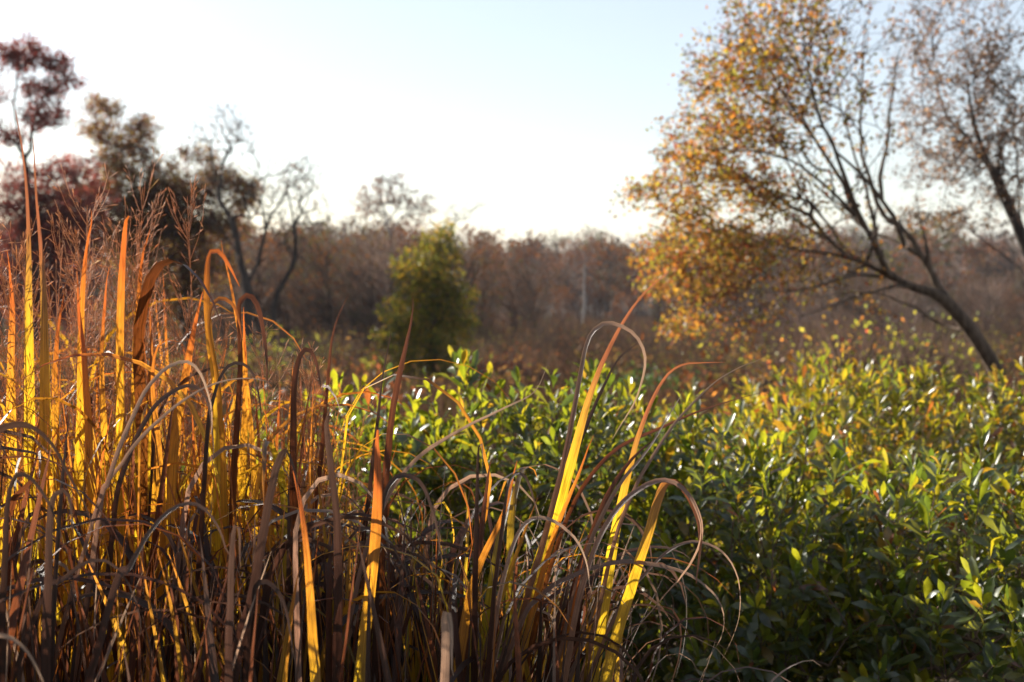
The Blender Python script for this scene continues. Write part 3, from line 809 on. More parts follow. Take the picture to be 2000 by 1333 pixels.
def shrub(label, cx, cy, rx, ry, ztop, n_shoot, pal, leaf_len=0.062, hero=300, zlow=0.25, pname='a', seed=1):
    r = np.random.default_rng(seed)
    base = np.array([cx, cy, float(ground_z(cx, cy))])
    root = empty('evergreen_shrub', base, label, 'shrub')
    # shoot tips over the dome, denser on the side the light and the eye reach, some deeper inside
    n = n_shoot
    th = r.uniform(0, 2 * math.pi, n)
    ct = r.uniform(-0.15, 1, n)
    st = np.sqrt(1 - ct ** 2)
    nrm = np.stack([np.cos(th) * st, np.sin(th) * st, ct], -1)
    lump = 1 + 0.16 * (vnoise(nrm[:, 0] * 3 + seed, nrm[:, 1] * 3 + nrm[:, 2] * 2, seed) - 0.5) * 2
    depth = np.where(r.random(n) < 0.72, r.uniform(0.9, 1.06, n), r.uniform(0.55, 0.9, n)) * lump
    hz = ztop - base[2] - zlow
    tip = base + np.array([0, 0, zlow]) + nrm * np.array([rx, ry, hz]) * depth[:, None]
    tip[:, 2] = np.clip(tip[:, 2], base[2] + 0.12, ztop + 0.015 * r.normal(size=n))
    D = nz(nrm * np.array([0.75, 0.75, 0.5]) + np.array([0, 0, 0.75]) + r.normal(size=(n, 3)) * 0.28)
    Ls = r.uniform(0.14, 0.27, n)
    bs = tip - D * Ls[:, None]
    # stems
    PO, PD, rad, chains, tips, par = grow([[base - np.array([0, 0, .03]), base + np.array([0.02, 0.02, 0.18]), base + np.array([0.0, 0.05, zlow + 0.1])]], bs, 0.1, 0.12, 0.0017, 0.42, 0.5)
    sg = Geo()
    for ch in chains:
        V, F = tube(PO[ch], rad[ch], 4)
        sg.add(V, F)
    kk = []
    cs_, ds_, ns_, ls_ = [], [], [], []
    for i in range(n):
        q = int(r.integers(11, 19))
        sgt = np.linspace(0, 1, 4)
        cur = r.normal(size=3) * 0.02
        path = bs[i] + D[i] * Ls[i] * sgt[:, None] + cur * (sgt * (1 - sgt))[:, None] * 3
        V, F = tube(path, np.linspace(0.0019, 0.0010, 4), 3)
        sg.add(V, np.asarray(F))
        s = np.linspace(0.22, 1.0, q) ** 0.9
        a = np.arange(q) * 2.39996 + r.uniform(0, 6.28)
        ref = np.array([1.0, 0.1, 0]) if abs(D[i][0]) < 0.8 else np.array([0, 1.0, 0])
        A = nz(np.cross(D[i], ref)); B = np.cross(D[i], A)
        radl = np.cos(a)[:, None] * A + np.sin(a)[:, None] * B
        ang = np.interp(s, [0.2, 0.8, 1], [1.0, 0.65, 0.3])[:, None] + r.normal(size=(q, 1)) * 0.2
        along = nz(np.cos(ang) * D[i] + np.sin(ang) * radl)
        nn = nz(D[i] - (along @ D[i])[:, None] * along + r.normal(size=(q, 3)) * 0.25)
        cs_.append(bs[i] + D[i] * Ls[i] * s[:, None]); ds_.append(along); ns_.append(nn)
        ls_.append(leaf_len * r.uniform(0.6, 1.3, q) * np.interp(s, [0.2, 0.6, 1], [0.85, 1.1, 0.75]))
    C, A, N, S = np.vstack(cs_), np.vstack(ds_), np.vstack(ns_), np.concatenate(ls_)
    W = nz(np.cross(A, N)); N = np.cross(W, A)
    m = len(C)
    wts = np.array([p[6] for p in pal], float)
    ci = r.choice(len(pal), m, p=wts / wts.sum())
    si = r.integers(0, len(SHAPES), m)
    # the leaves that show largest: near, in frame, on the camera side
    rel = C - np.array([0, 0, CAM_Z])
    dist = np.linalg.norm(rel, axis=1)
    u = 1000 + rel[:, 0] / rel[:, 1] * FPX
    v = 511 - rel[:, 2] / rel[:, 1] * FPX
    infr = (u > 10) & (u < 1990) & (v > 300) & (v < 1320)
    face = np.abs((N * rel).sum(1) / dist)
    outer = ((C - base - np.array([0, 0, zlow])) / np.array([rx, ry, hz]))
    el = np.linalg.norm(outer, axis=1)
    camside = -(outer * nz(rel)).sum(1)
    score = S / dist * (0.3 + face) * infr * np.where((el > 0.85) & (camside > -0.15), 1, 0.2)
    order = np.argsort(-score)
    top = order[:hero]
    rest = order[hero:]
    for i in top:
        o = bpy.data.objects.new('leaf', leaf_mesh(int(si[i]), int(ci[i]), pal, pname).copy())
        o.parent = root
        M = Matrix(((W[i][0], A[i][0], N[i][0]), (W[i][1], A[i][1], N[i][1]), (W[i][2], A[i][2], N[i][2]))) * float(S[i])
        M = M.to_4x4(); M.translation = Vector(C[i] - base)
        o.matrix_basis = M
        COL.objects.link(o)
    g = Geo()
    cols_, tcols_ = np.array([p[:3] for p in pal]), np.array([p[3:6] for p in pal])
    for k in range(len(SHAPES)):
        sel = rest[si[rest] == k]
        V0, F0 = SHAPES[k]
        V = C[sel][:, None] + S[sel][:, None, None] * (V0[None, :, 0:1] * W[sel][:, None] + V0[None, :, 1:2] * A[sel][:, None] + V0[None, :, 2:3] * N[sel][:, None])
        nv = len(V0)
        F = (np.arange(len(sel))[:, None, None] * nv + F0[None]).reshape(-1, 4)
        j = np.exp(r.normal(size=(len(sel), 1)) * 0.18)
        g.V.append(V.reshape(-1, 3)); g.F.append(F + g.n); g.n += len(sel) * nv
        g.C.append(np.repeat(cols_[ci[sel]] * j, nv, 0)); g.T.append(np.repeat(np.clip(tcols_[ci[sel]] * j, 0, 0.9), nv, 0))
    tag(ob('foliage', g.mesh('foliage', M_SHRUB, True, base), root), kind='stuff')
    tag(ob('stems', sg.mesh('stems', M_STEM, True, base), root), kind='stuff')
    return root


shrub('glossy green shrub directly behind the middle of the grass, its top against the valley', 0.10, 2.95, 0.52, 0.5, 0.98, 460, SHC, seed=1)
shrub('glossy green shrub partly hidden by the golden grass on the left', -0.40, 2.9, 0.50, 0.45, 0.93, 380, SHC, seed=2)
shrub('glossy green shrub right of the middle, under the arching grass tips', 0.62, 2.75, 0.48, 0.5, 0.86, 360, SHC, seed=3)
shrub('nearest glossy green shrub, filling the lower right corner', 1.08, 2.55, 0.55, 0.55, 0.80, 400, SHC, leaf_len=0.066, seed=4)
shrub('yellowish green shrub in the middle of the hedge on the right', 1.12, 3.7, 0.6, 0.6, 0.85, 420, SHC_Y, seed=5, pname='y')
shrub('yellow-green shrub at the back of the hedge under the orange tree', 1.55, 4.75, 0.85, 0.6, 0.83, 480, SHC_Y, seed=6, pname='y')
shrub('yellow-green shrub at the right edge beside the leaning trunk', 2.15, 4.3, 0.6, 0.7, 0.86, 420, SHC_Y, seed=7, pname='y')
shrub('far low green shrub at the back of the hedge left of the orange leaves', 0.78, 4.6, 0.55, 0.5, 0.70, 260, SHC_Y, seed=8, pname='y')

# ------------------------------------------------------------------ grass
# colour along a blade (root to tip): reflected and transmitted
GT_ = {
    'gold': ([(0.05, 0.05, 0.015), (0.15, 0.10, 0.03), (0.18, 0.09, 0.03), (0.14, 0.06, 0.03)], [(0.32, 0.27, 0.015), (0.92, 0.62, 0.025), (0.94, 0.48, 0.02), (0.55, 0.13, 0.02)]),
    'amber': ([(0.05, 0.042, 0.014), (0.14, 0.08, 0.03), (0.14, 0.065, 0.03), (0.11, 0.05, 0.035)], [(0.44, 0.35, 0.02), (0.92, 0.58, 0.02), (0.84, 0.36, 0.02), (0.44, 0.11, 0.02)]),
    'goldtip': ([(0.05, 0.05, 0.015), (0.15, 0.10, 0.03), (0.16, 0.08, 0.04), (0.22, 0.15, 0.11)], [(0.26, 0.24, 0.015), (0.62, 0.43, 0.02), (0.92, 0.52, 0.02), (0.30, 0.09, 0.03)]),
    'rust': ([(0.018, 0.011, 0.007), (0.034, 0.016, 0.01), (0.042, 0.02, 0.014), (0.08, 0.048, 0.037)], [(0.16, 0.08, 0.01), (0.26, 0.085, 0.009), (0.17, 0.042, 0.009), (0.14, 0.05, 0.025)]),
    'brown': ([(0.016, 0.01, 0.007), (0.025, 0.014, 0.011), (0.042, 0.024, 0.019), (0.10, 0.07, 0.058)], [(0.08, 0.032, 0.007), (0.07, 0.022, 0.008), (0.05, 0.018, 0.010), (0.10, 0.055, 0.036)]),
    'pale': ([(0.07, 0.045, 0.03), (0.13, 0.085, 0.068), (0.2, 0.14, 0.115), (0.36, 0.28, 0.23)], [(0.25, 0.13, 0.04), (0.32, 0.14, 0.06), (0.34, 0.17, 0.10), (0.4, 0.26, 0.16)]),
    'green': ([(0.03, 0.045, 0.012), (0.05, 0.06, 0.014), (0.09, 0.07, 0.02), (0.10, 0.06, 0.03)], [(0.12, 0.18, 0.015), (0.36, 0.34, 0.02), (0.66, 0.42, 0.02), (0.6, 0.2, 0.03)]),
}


def blade_mesh(pts, width, kind, N0, tw0=0.0, tw1=0.0, prof='leaf', seed=0, off=None, fold=0.3, tone=1.0):
    n = len(pts)
    T = nz(np.gradient(pts, axis=0))
    s = np.linspace(0, 1, n)
    if prof == 'leaf':
        w = np.interp(s, [0, 0.25, 0.45, 0.6, 0.8, 0.93, 1], [0.3, 0.4, 0.8, 1.0, 0.8, 0.42, 0.03])
    elif prof == 'arch':
        w = np.interp(s, [0, 0.3, 0.5, 0.65, 0.8, 0.92, 1], [0.3, 0.5, 0.9, 1.0, 0.8, 0.6, 0.05])
    elif prof == 'long':
        w = np.interp(s, [0, 0.3, 0.5, 0.66, 0.76, 0.86, 1], [0.35, 0.6, 0.9, 1.0, 0.75, 0.38, 0.04])
    elif prof == 'blunt':
        w = np.interp(s, [0, 0.3, 0.6, 0.9, 0.97, 1], [0.4, 0.7, 1.0, 0.8, 0.5, 0.15])
    else:
        w = np.interp(s, [0, 0.3, 0.6, 0.85, 1], [0.5, 0.9, 1.0, 0.7, 0.06])
    w = w * width * 0.5
    N = np.asarray(N0, float)
    V = np.zeros((n, 3, 3))
    for i in range(n):
        N = nz(N - np.dot(N, T[i]) * T[i])
        M = rot_about(N, T[i], tw0 + (tw1 - tw0) * s[i])
        Wd = np.cross(T[i], M)
        V[i, 0] = pts[i] - Wd * w[i] + M * w[i] * fold
        V[i, 1] = pts[i]
        V[i, 2] = pts[i] + Wd * w[i] + M * w[i] * fold
    V = V.reshape(-1, 3)
    if off is not None:
        V = V - off
    a = (np.arange(n - 1) * 3)[:, None]
    F = np.concatenate([a + np.array([[0, 1, 4, 3]]), a + np.array([[1, 2, 5, 4]])], 1).reshape(-1, 4)
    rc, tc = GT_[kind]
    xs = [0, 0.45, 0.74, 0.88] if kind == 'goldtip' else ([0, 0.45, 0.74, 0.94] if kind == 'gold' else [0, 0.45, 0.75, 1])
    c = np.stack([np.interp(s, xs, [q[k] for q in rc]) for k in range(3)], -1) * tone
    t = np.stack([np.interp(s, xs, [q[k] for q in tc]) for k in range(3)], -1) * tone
    L = np.linalg.norm(np.diff(pts, axis=0), axis=1).sum()
    uv = np.stack([np.tile([0, 0.5, 1], n), np.repeat(s * L * 4, 3)], -1)
    return mesh_np('blade', V, F, M_BLADE, True, {'col': np.repeat(c, 3, 0), 'tcol': np.clip(np.repeat(t, 3, 0), 0, 0.92)}, uv)


CLUMPS = {}


def clump(key, px, d, label):
    x = (px - 1000) / FPX * d
    CLUMPS[key] = empty('grass_clump', (x, d, float(ground_z(x, d))), label, 'grass')


clump('A', 110, 1.95, 'tallest golden grass clump with feathery seed heads at the left edge')
clump('B', 430, 1.8, 'glowing amber grass clump with arching tips right of the tallest grass')
clump('C', 300, 1.3, 'dark brown drooping grass clump nearest the camera at lower left')
clump('F', -330, 1.5, 'brown grass clump just reaching in at the left edge, its unseen rest added to shade the front grass')  # a few blades show; the others are added out of view for shade
clump('D', 760, 1.6, 'brown and rust grass clump in front of the green hedge, middle')
clump('E', 1110, 1.55, 'grass clump with long yellow blades fanning to the right over the hedge')


# library of blade forms, bent in the local xz plane; copies are turned, tilted and scaled
def lib_blade(kind, form, seed):
    r = np.random.default_rng(seed)
    n = 30
    s = np.linspace(0, 1, n)
    if form == 'up':
        th = 0.03 + r.uniform(0.05, 0.35) * s ** 1.6
        w, prof = r.uniform(0.0045, 0.0095), 'leaf'
    elif form == 'arch':
        k = r.uniform(1.9, 3.0)
        b = r.uniform(0.66, 0.82)
        th = 0.03 + k * np.clip((s - b) / (0.98 - b), 0, 1) ** r.uniform(0.6, 1.0) + 0.12 * s
        w, prof = r.uniform(0.0045, 0.0085), 'leaf'
    elif form == 'curl':
        k = r.uniform(2.6, 4.6)
        b = r.uniform(0.55, 0.72)
        th = 0.08 + k * np.clip((s - b) / (1 - b), 0, 1) ** 0.9 + 0.25 * s
        w, prof = r.uniform(0.0022, 0.0048), 'thin'
    elif form == 'snap':
        b = r.uniform(0.74, 0.9)
        th = 0.06 + 0.15 * s + r.uniform(1.9, 2.9) * np.clip((s - b) / 0.09, 0, 1)
        w, prof = r.uniform(0.007, 0.011), 'blunt'
    else:  # culm
        th = 0.02 + r.uniform(0.05, 0.4) * s
        w, prof = r.uniform(0.0022, 0.004), 'thin'
    if kind in ('brown', 'rust', 'green') and form in ('up', 'arch'):
        w *= 1.5
    yaw = np.cumsum(r.normal(size=n) * 0.06)
    D = np.stack([np.sin(th) * np.cos(yaw), np.sin(th) * np.sin(yaw), np.cos(th)], -1)
    pts = np.vstack([[0, 0, 0], np.cumsum(D[:-1], axis=0) / (n - 1)])
    N0 = np.array([-1.0, 0, 0.0])
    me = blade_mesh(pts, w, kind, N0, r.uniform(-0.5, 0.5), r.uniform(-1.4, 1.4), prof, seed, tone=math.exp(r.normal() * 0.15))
    return me, float(pts[:, 2].max())


LIB = {}
for ki, kind in enumerate(GT_):
    for fi, form in enumerate(('up', 'arch', 'curl', 'snap', 'culm')):
        LIB[(kind, form)] = [lib_blade(kind, form, 1000 + ki * 100 + fi * 10 + v) for v in range(6)]


def scatter(key, count, px0, px1, d0, d1, y0, y1, kinds, forms, az=None, tilt=0.1, seed=0):
    """blades rooted between px0..px1, distances d0..d1, their tops between photo heights y0..y1"""
    r = random.Random(seed)
    root = CLUMPS[key]
    for i in range(count):
        d_ = r.uniform(d0, d1)
        px = r.uniform(px0, px1)
        top = P(px, r.triangular(y0, y1, y0 * 0.35 + y1 * 0.65), d_)
        kind = r.choices([k for k, _ in kinds], [w for _, w in kinds])[0]
        form = r.choices([k for k, _ in forms], [w for _, w in forms])[0]
        me, h1 = r.choice(LIB[(kind, form)])
        sc = max(0.3, top[2]) / h1
        a = r.uniform(0, 2 * math.pi) if az is None else r.gauss(az[0], az[1])
        # keep long tips from swinging at the lens
        if form in ('arch', 'curl', 'snap') and math.sin(a) < -0.35 and d_ < 1.6:
            a = -a
        tx, ty = r.gauss(0, tilt), abs(r.gauss(0, tilt)) if d_ < 1.5 else r.gauss(0, tilt)
        o = bpy.data.objects.new('blade', me.copy())
        o.parent = root
        up = nz(np.array([tx + (az[2] * r.uniform(0.4, 1.3) if az else 0), ty, 1.0]))
        q = Vector(up).to_track_quat('Z', 'Y').to_matrix() @ Matrix.Rotation(a - Vector(up).to_track_quat('Z', 'Y').to_euler().z, 3, 'Z')
        wv = r.uniform(0.75, 1.25) / sc
        M = (q @ Matrix.Diagonal((sc, sc * 1.0, sc))).to_4x4()
        x0 = top[0] - up[0] / up[2] * top[2]
        M.translation = Vector((x0, d_ - up[1] / up[2] * top[2] * 0.5, 0)) - root.location
        o.matrix_basis = M
        COL.objects.link(o)


# ---- blades traced one by one: (clump, kind, width px, distance root, distance tip, twist0, twist1, profile, points root -> tip)
HERO = [
    ('A', 'goldtip', 22, 1.75, 1.8, 0.1, 0.5, 'long', [(58, 950), (57, 760), (56, 600), (56, 470), (48, 330), (30, 215)]),
    ('A', 'goldtip', 24, 1.72, 1.75, -0.1, -0.4, 'long', [(88, 950), (87, 760), (85, 600), (79, 490), (71, 400), (64, 270)]),
    ('A', 'gold', 20, 1.70, 1.7, 0.0, 0.3, 'leaf', [(150, 1000), (154, 800), (155, 620), (164, 490), (179, 412)]),
    ('A', 'gold', 18, 1.72, 1.7, 0.2, -0.2, 'blunt', [(234, 1000), (235, 800), (234, 620), (239, 500), (247, 418), (252, 422)]),
    ('A', 'gold', 18, 1.8, 1.8, 0.1, 0.6, 'leaf', [(262, 960), (262, 760), (268, 600), (278, 500), (293, 448)]),
    ('A', 'gold', 20, 1.68, 1.7, -0.2, 0.1, 'leaf', [(180, 1040), (172, 860), (162, 700), (152, 610), (150, 530)]),
    ('A', 'gold', 23, 1.7, 1.75, 0.2, 0.3, 'leaf', [(24, 1000), (20, 850), (20, 700), (22, 600), (14, 490)]),
    ('A', 'gold', 18, 1.8, 1.85, 0.2, 0.3, 'leaf', [(112, 1000), (110, 850), (108, 740), (115, 640), (128, 560)]),
    ('A', 'gold', 16, 1.75, 1.8, 0.3, 0.5, 'leaf', [(208, 1000), (205, 850), (200, 720), (205, 620), (214, 520)]),
    ('B', 'gold', 26, 1.65, 1.6, 0.0, 0.9, 'leaf', [(432, 1050), (428, 900), (424, 760), (409, 660), (404, 560), (410, 496), (428, 492), (448, 520), (468, 560)]),
    ('B', 'amber', 18, 1.62, 1.55, 0.3, 1.1, 'leaf', [(440, 1000), (437, 880), (425, 740), (410, 650), (412, 600), (432, 580), (456, 596), (468, 640), (470, 668)]),
    ('B', 'rust', 17, 1.62, 1.55, 0.2, 0.9, 'leaf', [(455, 1000), (462, 850), (468, 720), (464, 620), (466, 588), (484, 575), (502, 602), (515, 675), (519, 770)]),
    ('B', 'amber', 13, 1.7, 1.7, 0.2, 0.3, 'leaf', [(500, 1000), (494, 860), (478, 700), (455, 560), (432, 470)]),
    ('B', 'gold', 30, 1.66, 1.68, 0.1, 0.2, 'leaf', [(330, 1100), (332, 980), (340, 860), (362, 740), (380, 640), (396, 570)]),
    ('B', 'amber', 20, 1.7, 1.7, 0.0, 0.4, 'leaf', [(300, 1060), (296, 900), (290, 780), (296, 700), (292, 600)]),
    ('B', 'amber', 18, 1.6, 1.58, 0.2, 1.0, 'leaf', [(318, 1060), (312, 880), (300, 760), (304, 690), (322, 662), (352, 668)]),
    ('B', 'gold', 20, 1.75, 1.7, 0.2, 0.4, 'leaf', [(470, 1050), (474, 900), (480, 780), (478, 690), (476, 600)]),
    ('B', 'rust', 23, 1.55, 1.5, 0.1, 0.8, 'blunt', [(580, 1100), (576, 950), (574, 830), (576, 740), (588, 690), (602, 681), (614, 698), (622, 735), (626, 760)]),
    ('B', 'rust', 12, 1.7, 1.7, 0.2, 0.4, 'leaf', [(612, 1040), (630, 880), (640, 760), (652, 650), (682, 572)]),
    ('B', 'pale', 17, 1.35, 1.3, 0.4, 1.0, 'thin', [(188, 1040), (212, 940), (240, 860), (282, 768), (322, 722), (358, 708), (386, 728), (408, 790), (412, 850)]),
    ('B', 'brown', 17, 1.4, 1.35, 0.5, 1.0, 'thin', [(215, 1060), (240, 920), (290, 810), (340, 765), (378, 757), (402, 780), (414, 850), (415, 910)]),
    ('B', 'pale', 12, 1.35, 1.3, 0.4, 0.9, 'thin', [(170, 1050), (240, 900), (310, 820), (380, 768), (440, 744), (490, 740), (530, 748)]),
    ('B', 'brown', 16, 1.45, 1.4, 0.4, 1.0, 'thin', [(410, 900), (425, 780), (448, 722), (476, 710), (502, 730), (515, 790), (516, 840)]),
    ('F', 'brown', 25, 1.15, 1.12, 0.6, 0.2, 'thin', [(-120, 1100), (-60, 900), (-10, 846), (30, 831), (66, 836), (104, 872), (140, 940), (172, 1000), (186, 1060)]),
    ('C', 'brown', 22, 1.15, 1.1, 0.4, 0.9, 'thin', [(8, 1300), (12, 1120), (18, 985), (32, 930), (56, 926), (86, 958), (112, 1010), (132, 1080)]),
    ('C', 'brown', 24, 1.12, 1.1, 0.3, 0.5, 'blunt', [(92, 1333), (98, 1130), (102, 1000), (112, 964), (130, 958), (141, 985), (146, 1050)]),
    ('C', 'brown', 23, 1.12, 1.08, 0.2, 0.9, 'thin', [(215, 1200), (260, 1110), (300, 1040), (340, 998), (380, 984), (412, 1000), (440, 1045), (452, 1090)]),
    ('C', 'brown', 20, 1.1, 1.1, 0.1, 0.2, 'blunt', [(450, 1340), (452, 1180), (454, 1080), (457, 1034), (463, 1024), (469, 1040), (470, 1110)]),
    ('C', 'brown', 26, 1.2, 1.15, 0.2, 0.5, 'blunt', [(455, 1340), (490, 1180), (516, 1030), (536, 930), (552, 884), (562, 880), (576, 920), (586, 990)]),
    ('C', 'gold', 24, 1.2, 1.25, -0.1, 0.1, 'leaf', [(622, 1400), (614, 1260), (606, 1140), (594, 1020), (580, 940), (566, 890)]),
    ('C', 'brown', 21, 1.25, 1.2, 0.2, 0.2, 'blunt', [(656, 1360), (658, 1180), (656, 1020), (642, 900), (636, 832), (642, 818), (650, 834), (656, 900)]),
    ('F', 'pale', 32, 0.95, 0.92, 0.5, 0.3, 'thin', [(-180, 1420), (-120, 1300), (-60, 1252), (0, 1250), (34, 1268), (62, 1304), (92, 1370)]),
    ('C', 'brown', 22, 1.2, 1.15, 0.1, 0.8, 'thin', [(480, 1300), (486, 1200), (500, 1142), (526, 1142), (548, 1176), (562, 1240), (566, 1300)]),
    ('C', 'brown', 15, 1.15, 1.1, 0.3, 0.8, 'thin', [(60, 1220), (120, 1130), (180, 1090), (230, 1110), (265, 1180), (275, 1240)]),
    ('D', 'rust', 19, 1.5, 1.5, 0.1, 0.4, 'leaf', [(738, 1333), (744, 1120), (752, 950), (764, 810), (780, 720), (800, 630), (806, 578)]),
    ('D', 'brown', 12, 1.6, 1.6, 0.2, 0.4, 'thin', [(700, 1150), (722, 950), (736, 820), (746, 730), (764, 645)]),
    ('D', 'gold', 27, 1.3, 1.32, 0.1, 0.0, 'blunt', [(700, 1400), (716, 1240), (730, 1120), (740, 1000), (742, 900), (738, 840)]),
    ('D', 'pale', 26, 1.18, 1.15, 0.1, 0.3, 'blunt', [(866, 1420), (872, 1330), (873, 1250), (872, 1205), (876, 1192), (884, 1215), (886, 1320)]),
    ('D', 'brown', 18, 1.35, 1.3, 0.2, 0.7, 'thin', [(930, 1200), (932, 1040), (934, 920), (938, 868), (944, 880), (942, 930)]),
    ('D', 'brown', 19, 1.35, 1.3, 0.3, 1.0, 'thin', [(740, 1180), (748, 1020), (768, 948), (800, 932), (832, 952), (856, 1020), (870, 1110)]),
    ('D', 'brown', 17, 1.35, 1.3, 0.3, 1.0, 'thin', [(955, 1250), (975, 1060), (990, 950), (1008, 924), (1026, 936), (1042, 990), (1047, 1030)]),
    ('D', 'rust', 22, 1.4, 1.4, 0.2, 0.2, 'leaf', [(900, 1340), (925, 1180), (940, 1060), (952, 960), (962, 890)]),
    ('D', 'pale', 11, 1.4, 1.35, 0.4, 0.4, 'thin', [(690, 1180), (745, 1000), (810, 900), (900, 838), (985, 796), (1042, 766), (1068, 716)]),
    ('D', 'amber', 24, 1.35, 1.35, 0.1, 0.2, 'leaf', [(890, 1380), (905, 1240), (930, 1120), (985, 1000), (1010, 900)]),
    ('E', 'goldtip', 28, 1.5, 1.55, 0.0, 0.5, 'leaf', [(985, 1400), (1012, 1240), (1048, 1110), (1086, 1000), (1120, 880), (1152, 770), (1184, 690), (1222, 618), (1262, 568), (1306, 530)]),
    ('E', 'pale', 15, 1.5, 1.45, 0.2, 0.9, 'thin', [(1010, 1250), (1060, 1060), (1102, 900), (1126, 780), (1144, 682), (1160, 646), (1190, 633), (1234, 652), (1258, 690), (1256, 735), (1238, 790), (1196, 858)]),
    ('E', 'goldtip', 25, 1.52, 1.5, 0.1, 0.9, 'leaf', [(1150, 1400), (1172, 1240), (1204, 1040), (1240, 890), (1268, 808), (1302, 742), (1336, 714), (1376, 710), (1416, 708)]),
    ('E', 'goldtip', 26, 1.45, 1.4, 0.1, 0.9, 'thin', [(1165, 1420), (1200, 1260), (1236, 1140), (1264, 1050), (1286, 974), (1304, 938), (1334, 948), (1362, 1000), (1370, 1062), (1360, 1140)]),
    ('E', 'pale', 15, 1.42, 1.4, 0.4, 1.0, 'thin', [(1110, 1300), (1150, 1110), (1196, 1010), (1250, 956), (1302, 938), (1344, 966), (1370, 1030), (1350, 1096), (1282, 1180), (1215, 1260)]),
    ('E', 'pale', 10, 1.5, 1.5, 0.4, 0.5, 'thin', [(1180, 1150), (1230, 980), (1290, 868), (1342, 798), (1400, 742), (1450, 712), (1492, 698)]),
    ('E', 'rust', 10, 1.55, 1.6, 0.3, 0.4, 'thin', [(1040, 1250), (1110, 1010), (1190, 890), (1290, 838), (1380, 800), (1485, 768)]),
    ('E', 'pale', 13, 1.45, 1.42, 0.4, 1.0, 'thin', [(1000, 1260), (1060, 1160), (1130, 1120), (1200, 1100), (1262, 1102), (1340, 1122), (1400, 1172), (1410, 1232), (1378, 1292)]),
    ('E', 'pale', 9, 1.5, 1.5, 0.4, 0.9, 'thin', [(1180, 1250), (1270, 1110), (1340, 1062), (1404, 1076), (1440, 1130), (1442, 1210), (1410, 1290)]),
    ('E', 'pale', 15, 1.4, 1.35, 0.3, 1.0, 'thin', [(960, 1280), (990, 1110), (1026, 1026), (1072, 1016), (1122, 1050), (1148, 1100), (1156, 1160)]),
    ('E', 'pale', 12, 1.3, 1.3, 0.4, 0.8, 'thin', [(1450, 1460), (1490, 1350), (1540, 1304), (1580, 1292), (1604, 1302)]),
    ('E', 'brown', 14, 1.55, 1.55, 0.3, 0.5, 'thin', [(1030, 1220), (1075, 1040), (1120, 900), (1150, 820), (1176, 760), (1210, 700), (1264, 662)]),
    ('E', 'rust', 20, 1.5, 1.5, 0.2, 0.5, 'leaf', [(1085, 1340), (1115, 1180), (1150, 1060), (1190, 960), (1240, 890), (1290, 850)]),
    ('E', 'pale', 13, 1.48, 1.45, 0.3, 0.8, 'thin', [(1090, 1300), (1140, 1090), (1200, 960), (1262, 880), (1310, 800), (1336, 760)]),
    ('E', 'amber', 16, 1.5, 1.5, 0.1, 0.5, 'leaf', [(1010, 1350), (1045, 1180), (1085, 1040), (1130, 930), (1160, 850)]),
]
for hi, (key, kind, wpx, dA, dB, t0, t1, prof, pts) in enumerate(HERO):
    root = CLUMPS[key]
    q = [P(p[0], p[1], dA + (dB - dA) * i / (len(pts) - 1)) for i, p in enumerate(pts)]
    tan = nz(q[0] - q[1])
    z0 = q[0][2]
    mid = q[0] + tan * z0 * 0.35 * np.array([0.8, 1, 0]) + np.array([0, 0.01, -z0 * 0.45])
    foot = np.array([mid[0] + tan[0] * z0 * 0.12, mid[1] + 0.01, 0.0])
    q = [foot, mid] + q
    n = 64 if len(pts) < 7 else 110
    path = catmull(q, n)
    if len(pts) >= 7 and prof != 'thin':
        prof = 'long' if key == 'E' else 'arch'
    path[12:-1] += np.cumsum(RNG.normal(size=(n - 13, 3)), axis=0) * 0.00018
    N0 = nz(np.array([0, 0, CAM_Z]) - q[2])
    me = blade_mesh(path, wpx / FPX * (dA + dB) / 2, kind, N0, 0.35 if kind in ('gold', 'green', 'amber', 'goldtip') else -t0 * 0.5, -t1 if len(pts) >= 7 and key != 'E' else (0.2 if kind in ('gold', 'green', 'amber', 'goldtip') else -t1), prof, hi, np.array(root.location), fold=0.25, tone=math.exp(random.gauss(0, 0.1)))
    ob('blade', me, root)

UP, AR, CU, SN, CL = 'up', 'arch', 'curl', 'snap', 'culm'
scatter('A', 130, -90, 330, 1.75, 2.3, 480, 900, [('gold', 5), ('amber', 4), ('rust', 1.2), ('green', .3)], [(UP, 7), (AR, 1.2), (CL, 1.5)], seed=1)
scatter('A', 70, -90, 330, 1.55, 1.8, 660, 980, [('gold', 6), ('amber', 2), ('rust', 1.5), ('brown', 1)], [(UP, 4), (AR, 1.6), (CU, .6), (CL, 1)], seed=2)
scatter('A', 70, -640, -60, 1.5, 2.4, 740, 1000, [('gold', 4), ('amber', 4), ('rust', 2), ('brown', 1)], [(UP, 4), (AR, 1.6), (CU, .6), (CL, 1)], seed=12)  # out of view at left, added to cast shade on the front grass
scatter('B', 165, 290, 610, 1.6, 2.2, 610, 940, [('gold', 6), ('amber', 4), ('rust', 1), ('green', .4)], [(UP, 6), (AR, 1.5), (CU, .5), (CL, 1)], seed=3)
scatter('B', 60, 280, 620, 1.4, 1.6, 860, 1150, [('amber', 2.5), ('rust', 2), ('brown', 3), ('pale', 1.4)], [(UP, 4), (AR, 2.5), (CU, 1)], seed=4)
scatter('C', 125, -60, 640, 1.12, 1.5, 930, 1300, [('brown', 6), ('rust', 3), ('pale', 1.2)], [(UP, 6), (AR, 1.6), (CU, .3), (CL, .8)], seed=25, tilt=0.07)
scatter('C', 110, -60, 660, 1.25, 1.55, 940, 1250, [('rust', 3.5), ('brown', 2.5), ('amber', 1.2), ('green', 2), ('gold', 1)], [(UP, 8), (AR, .3), (CL, 1)], seed=6)
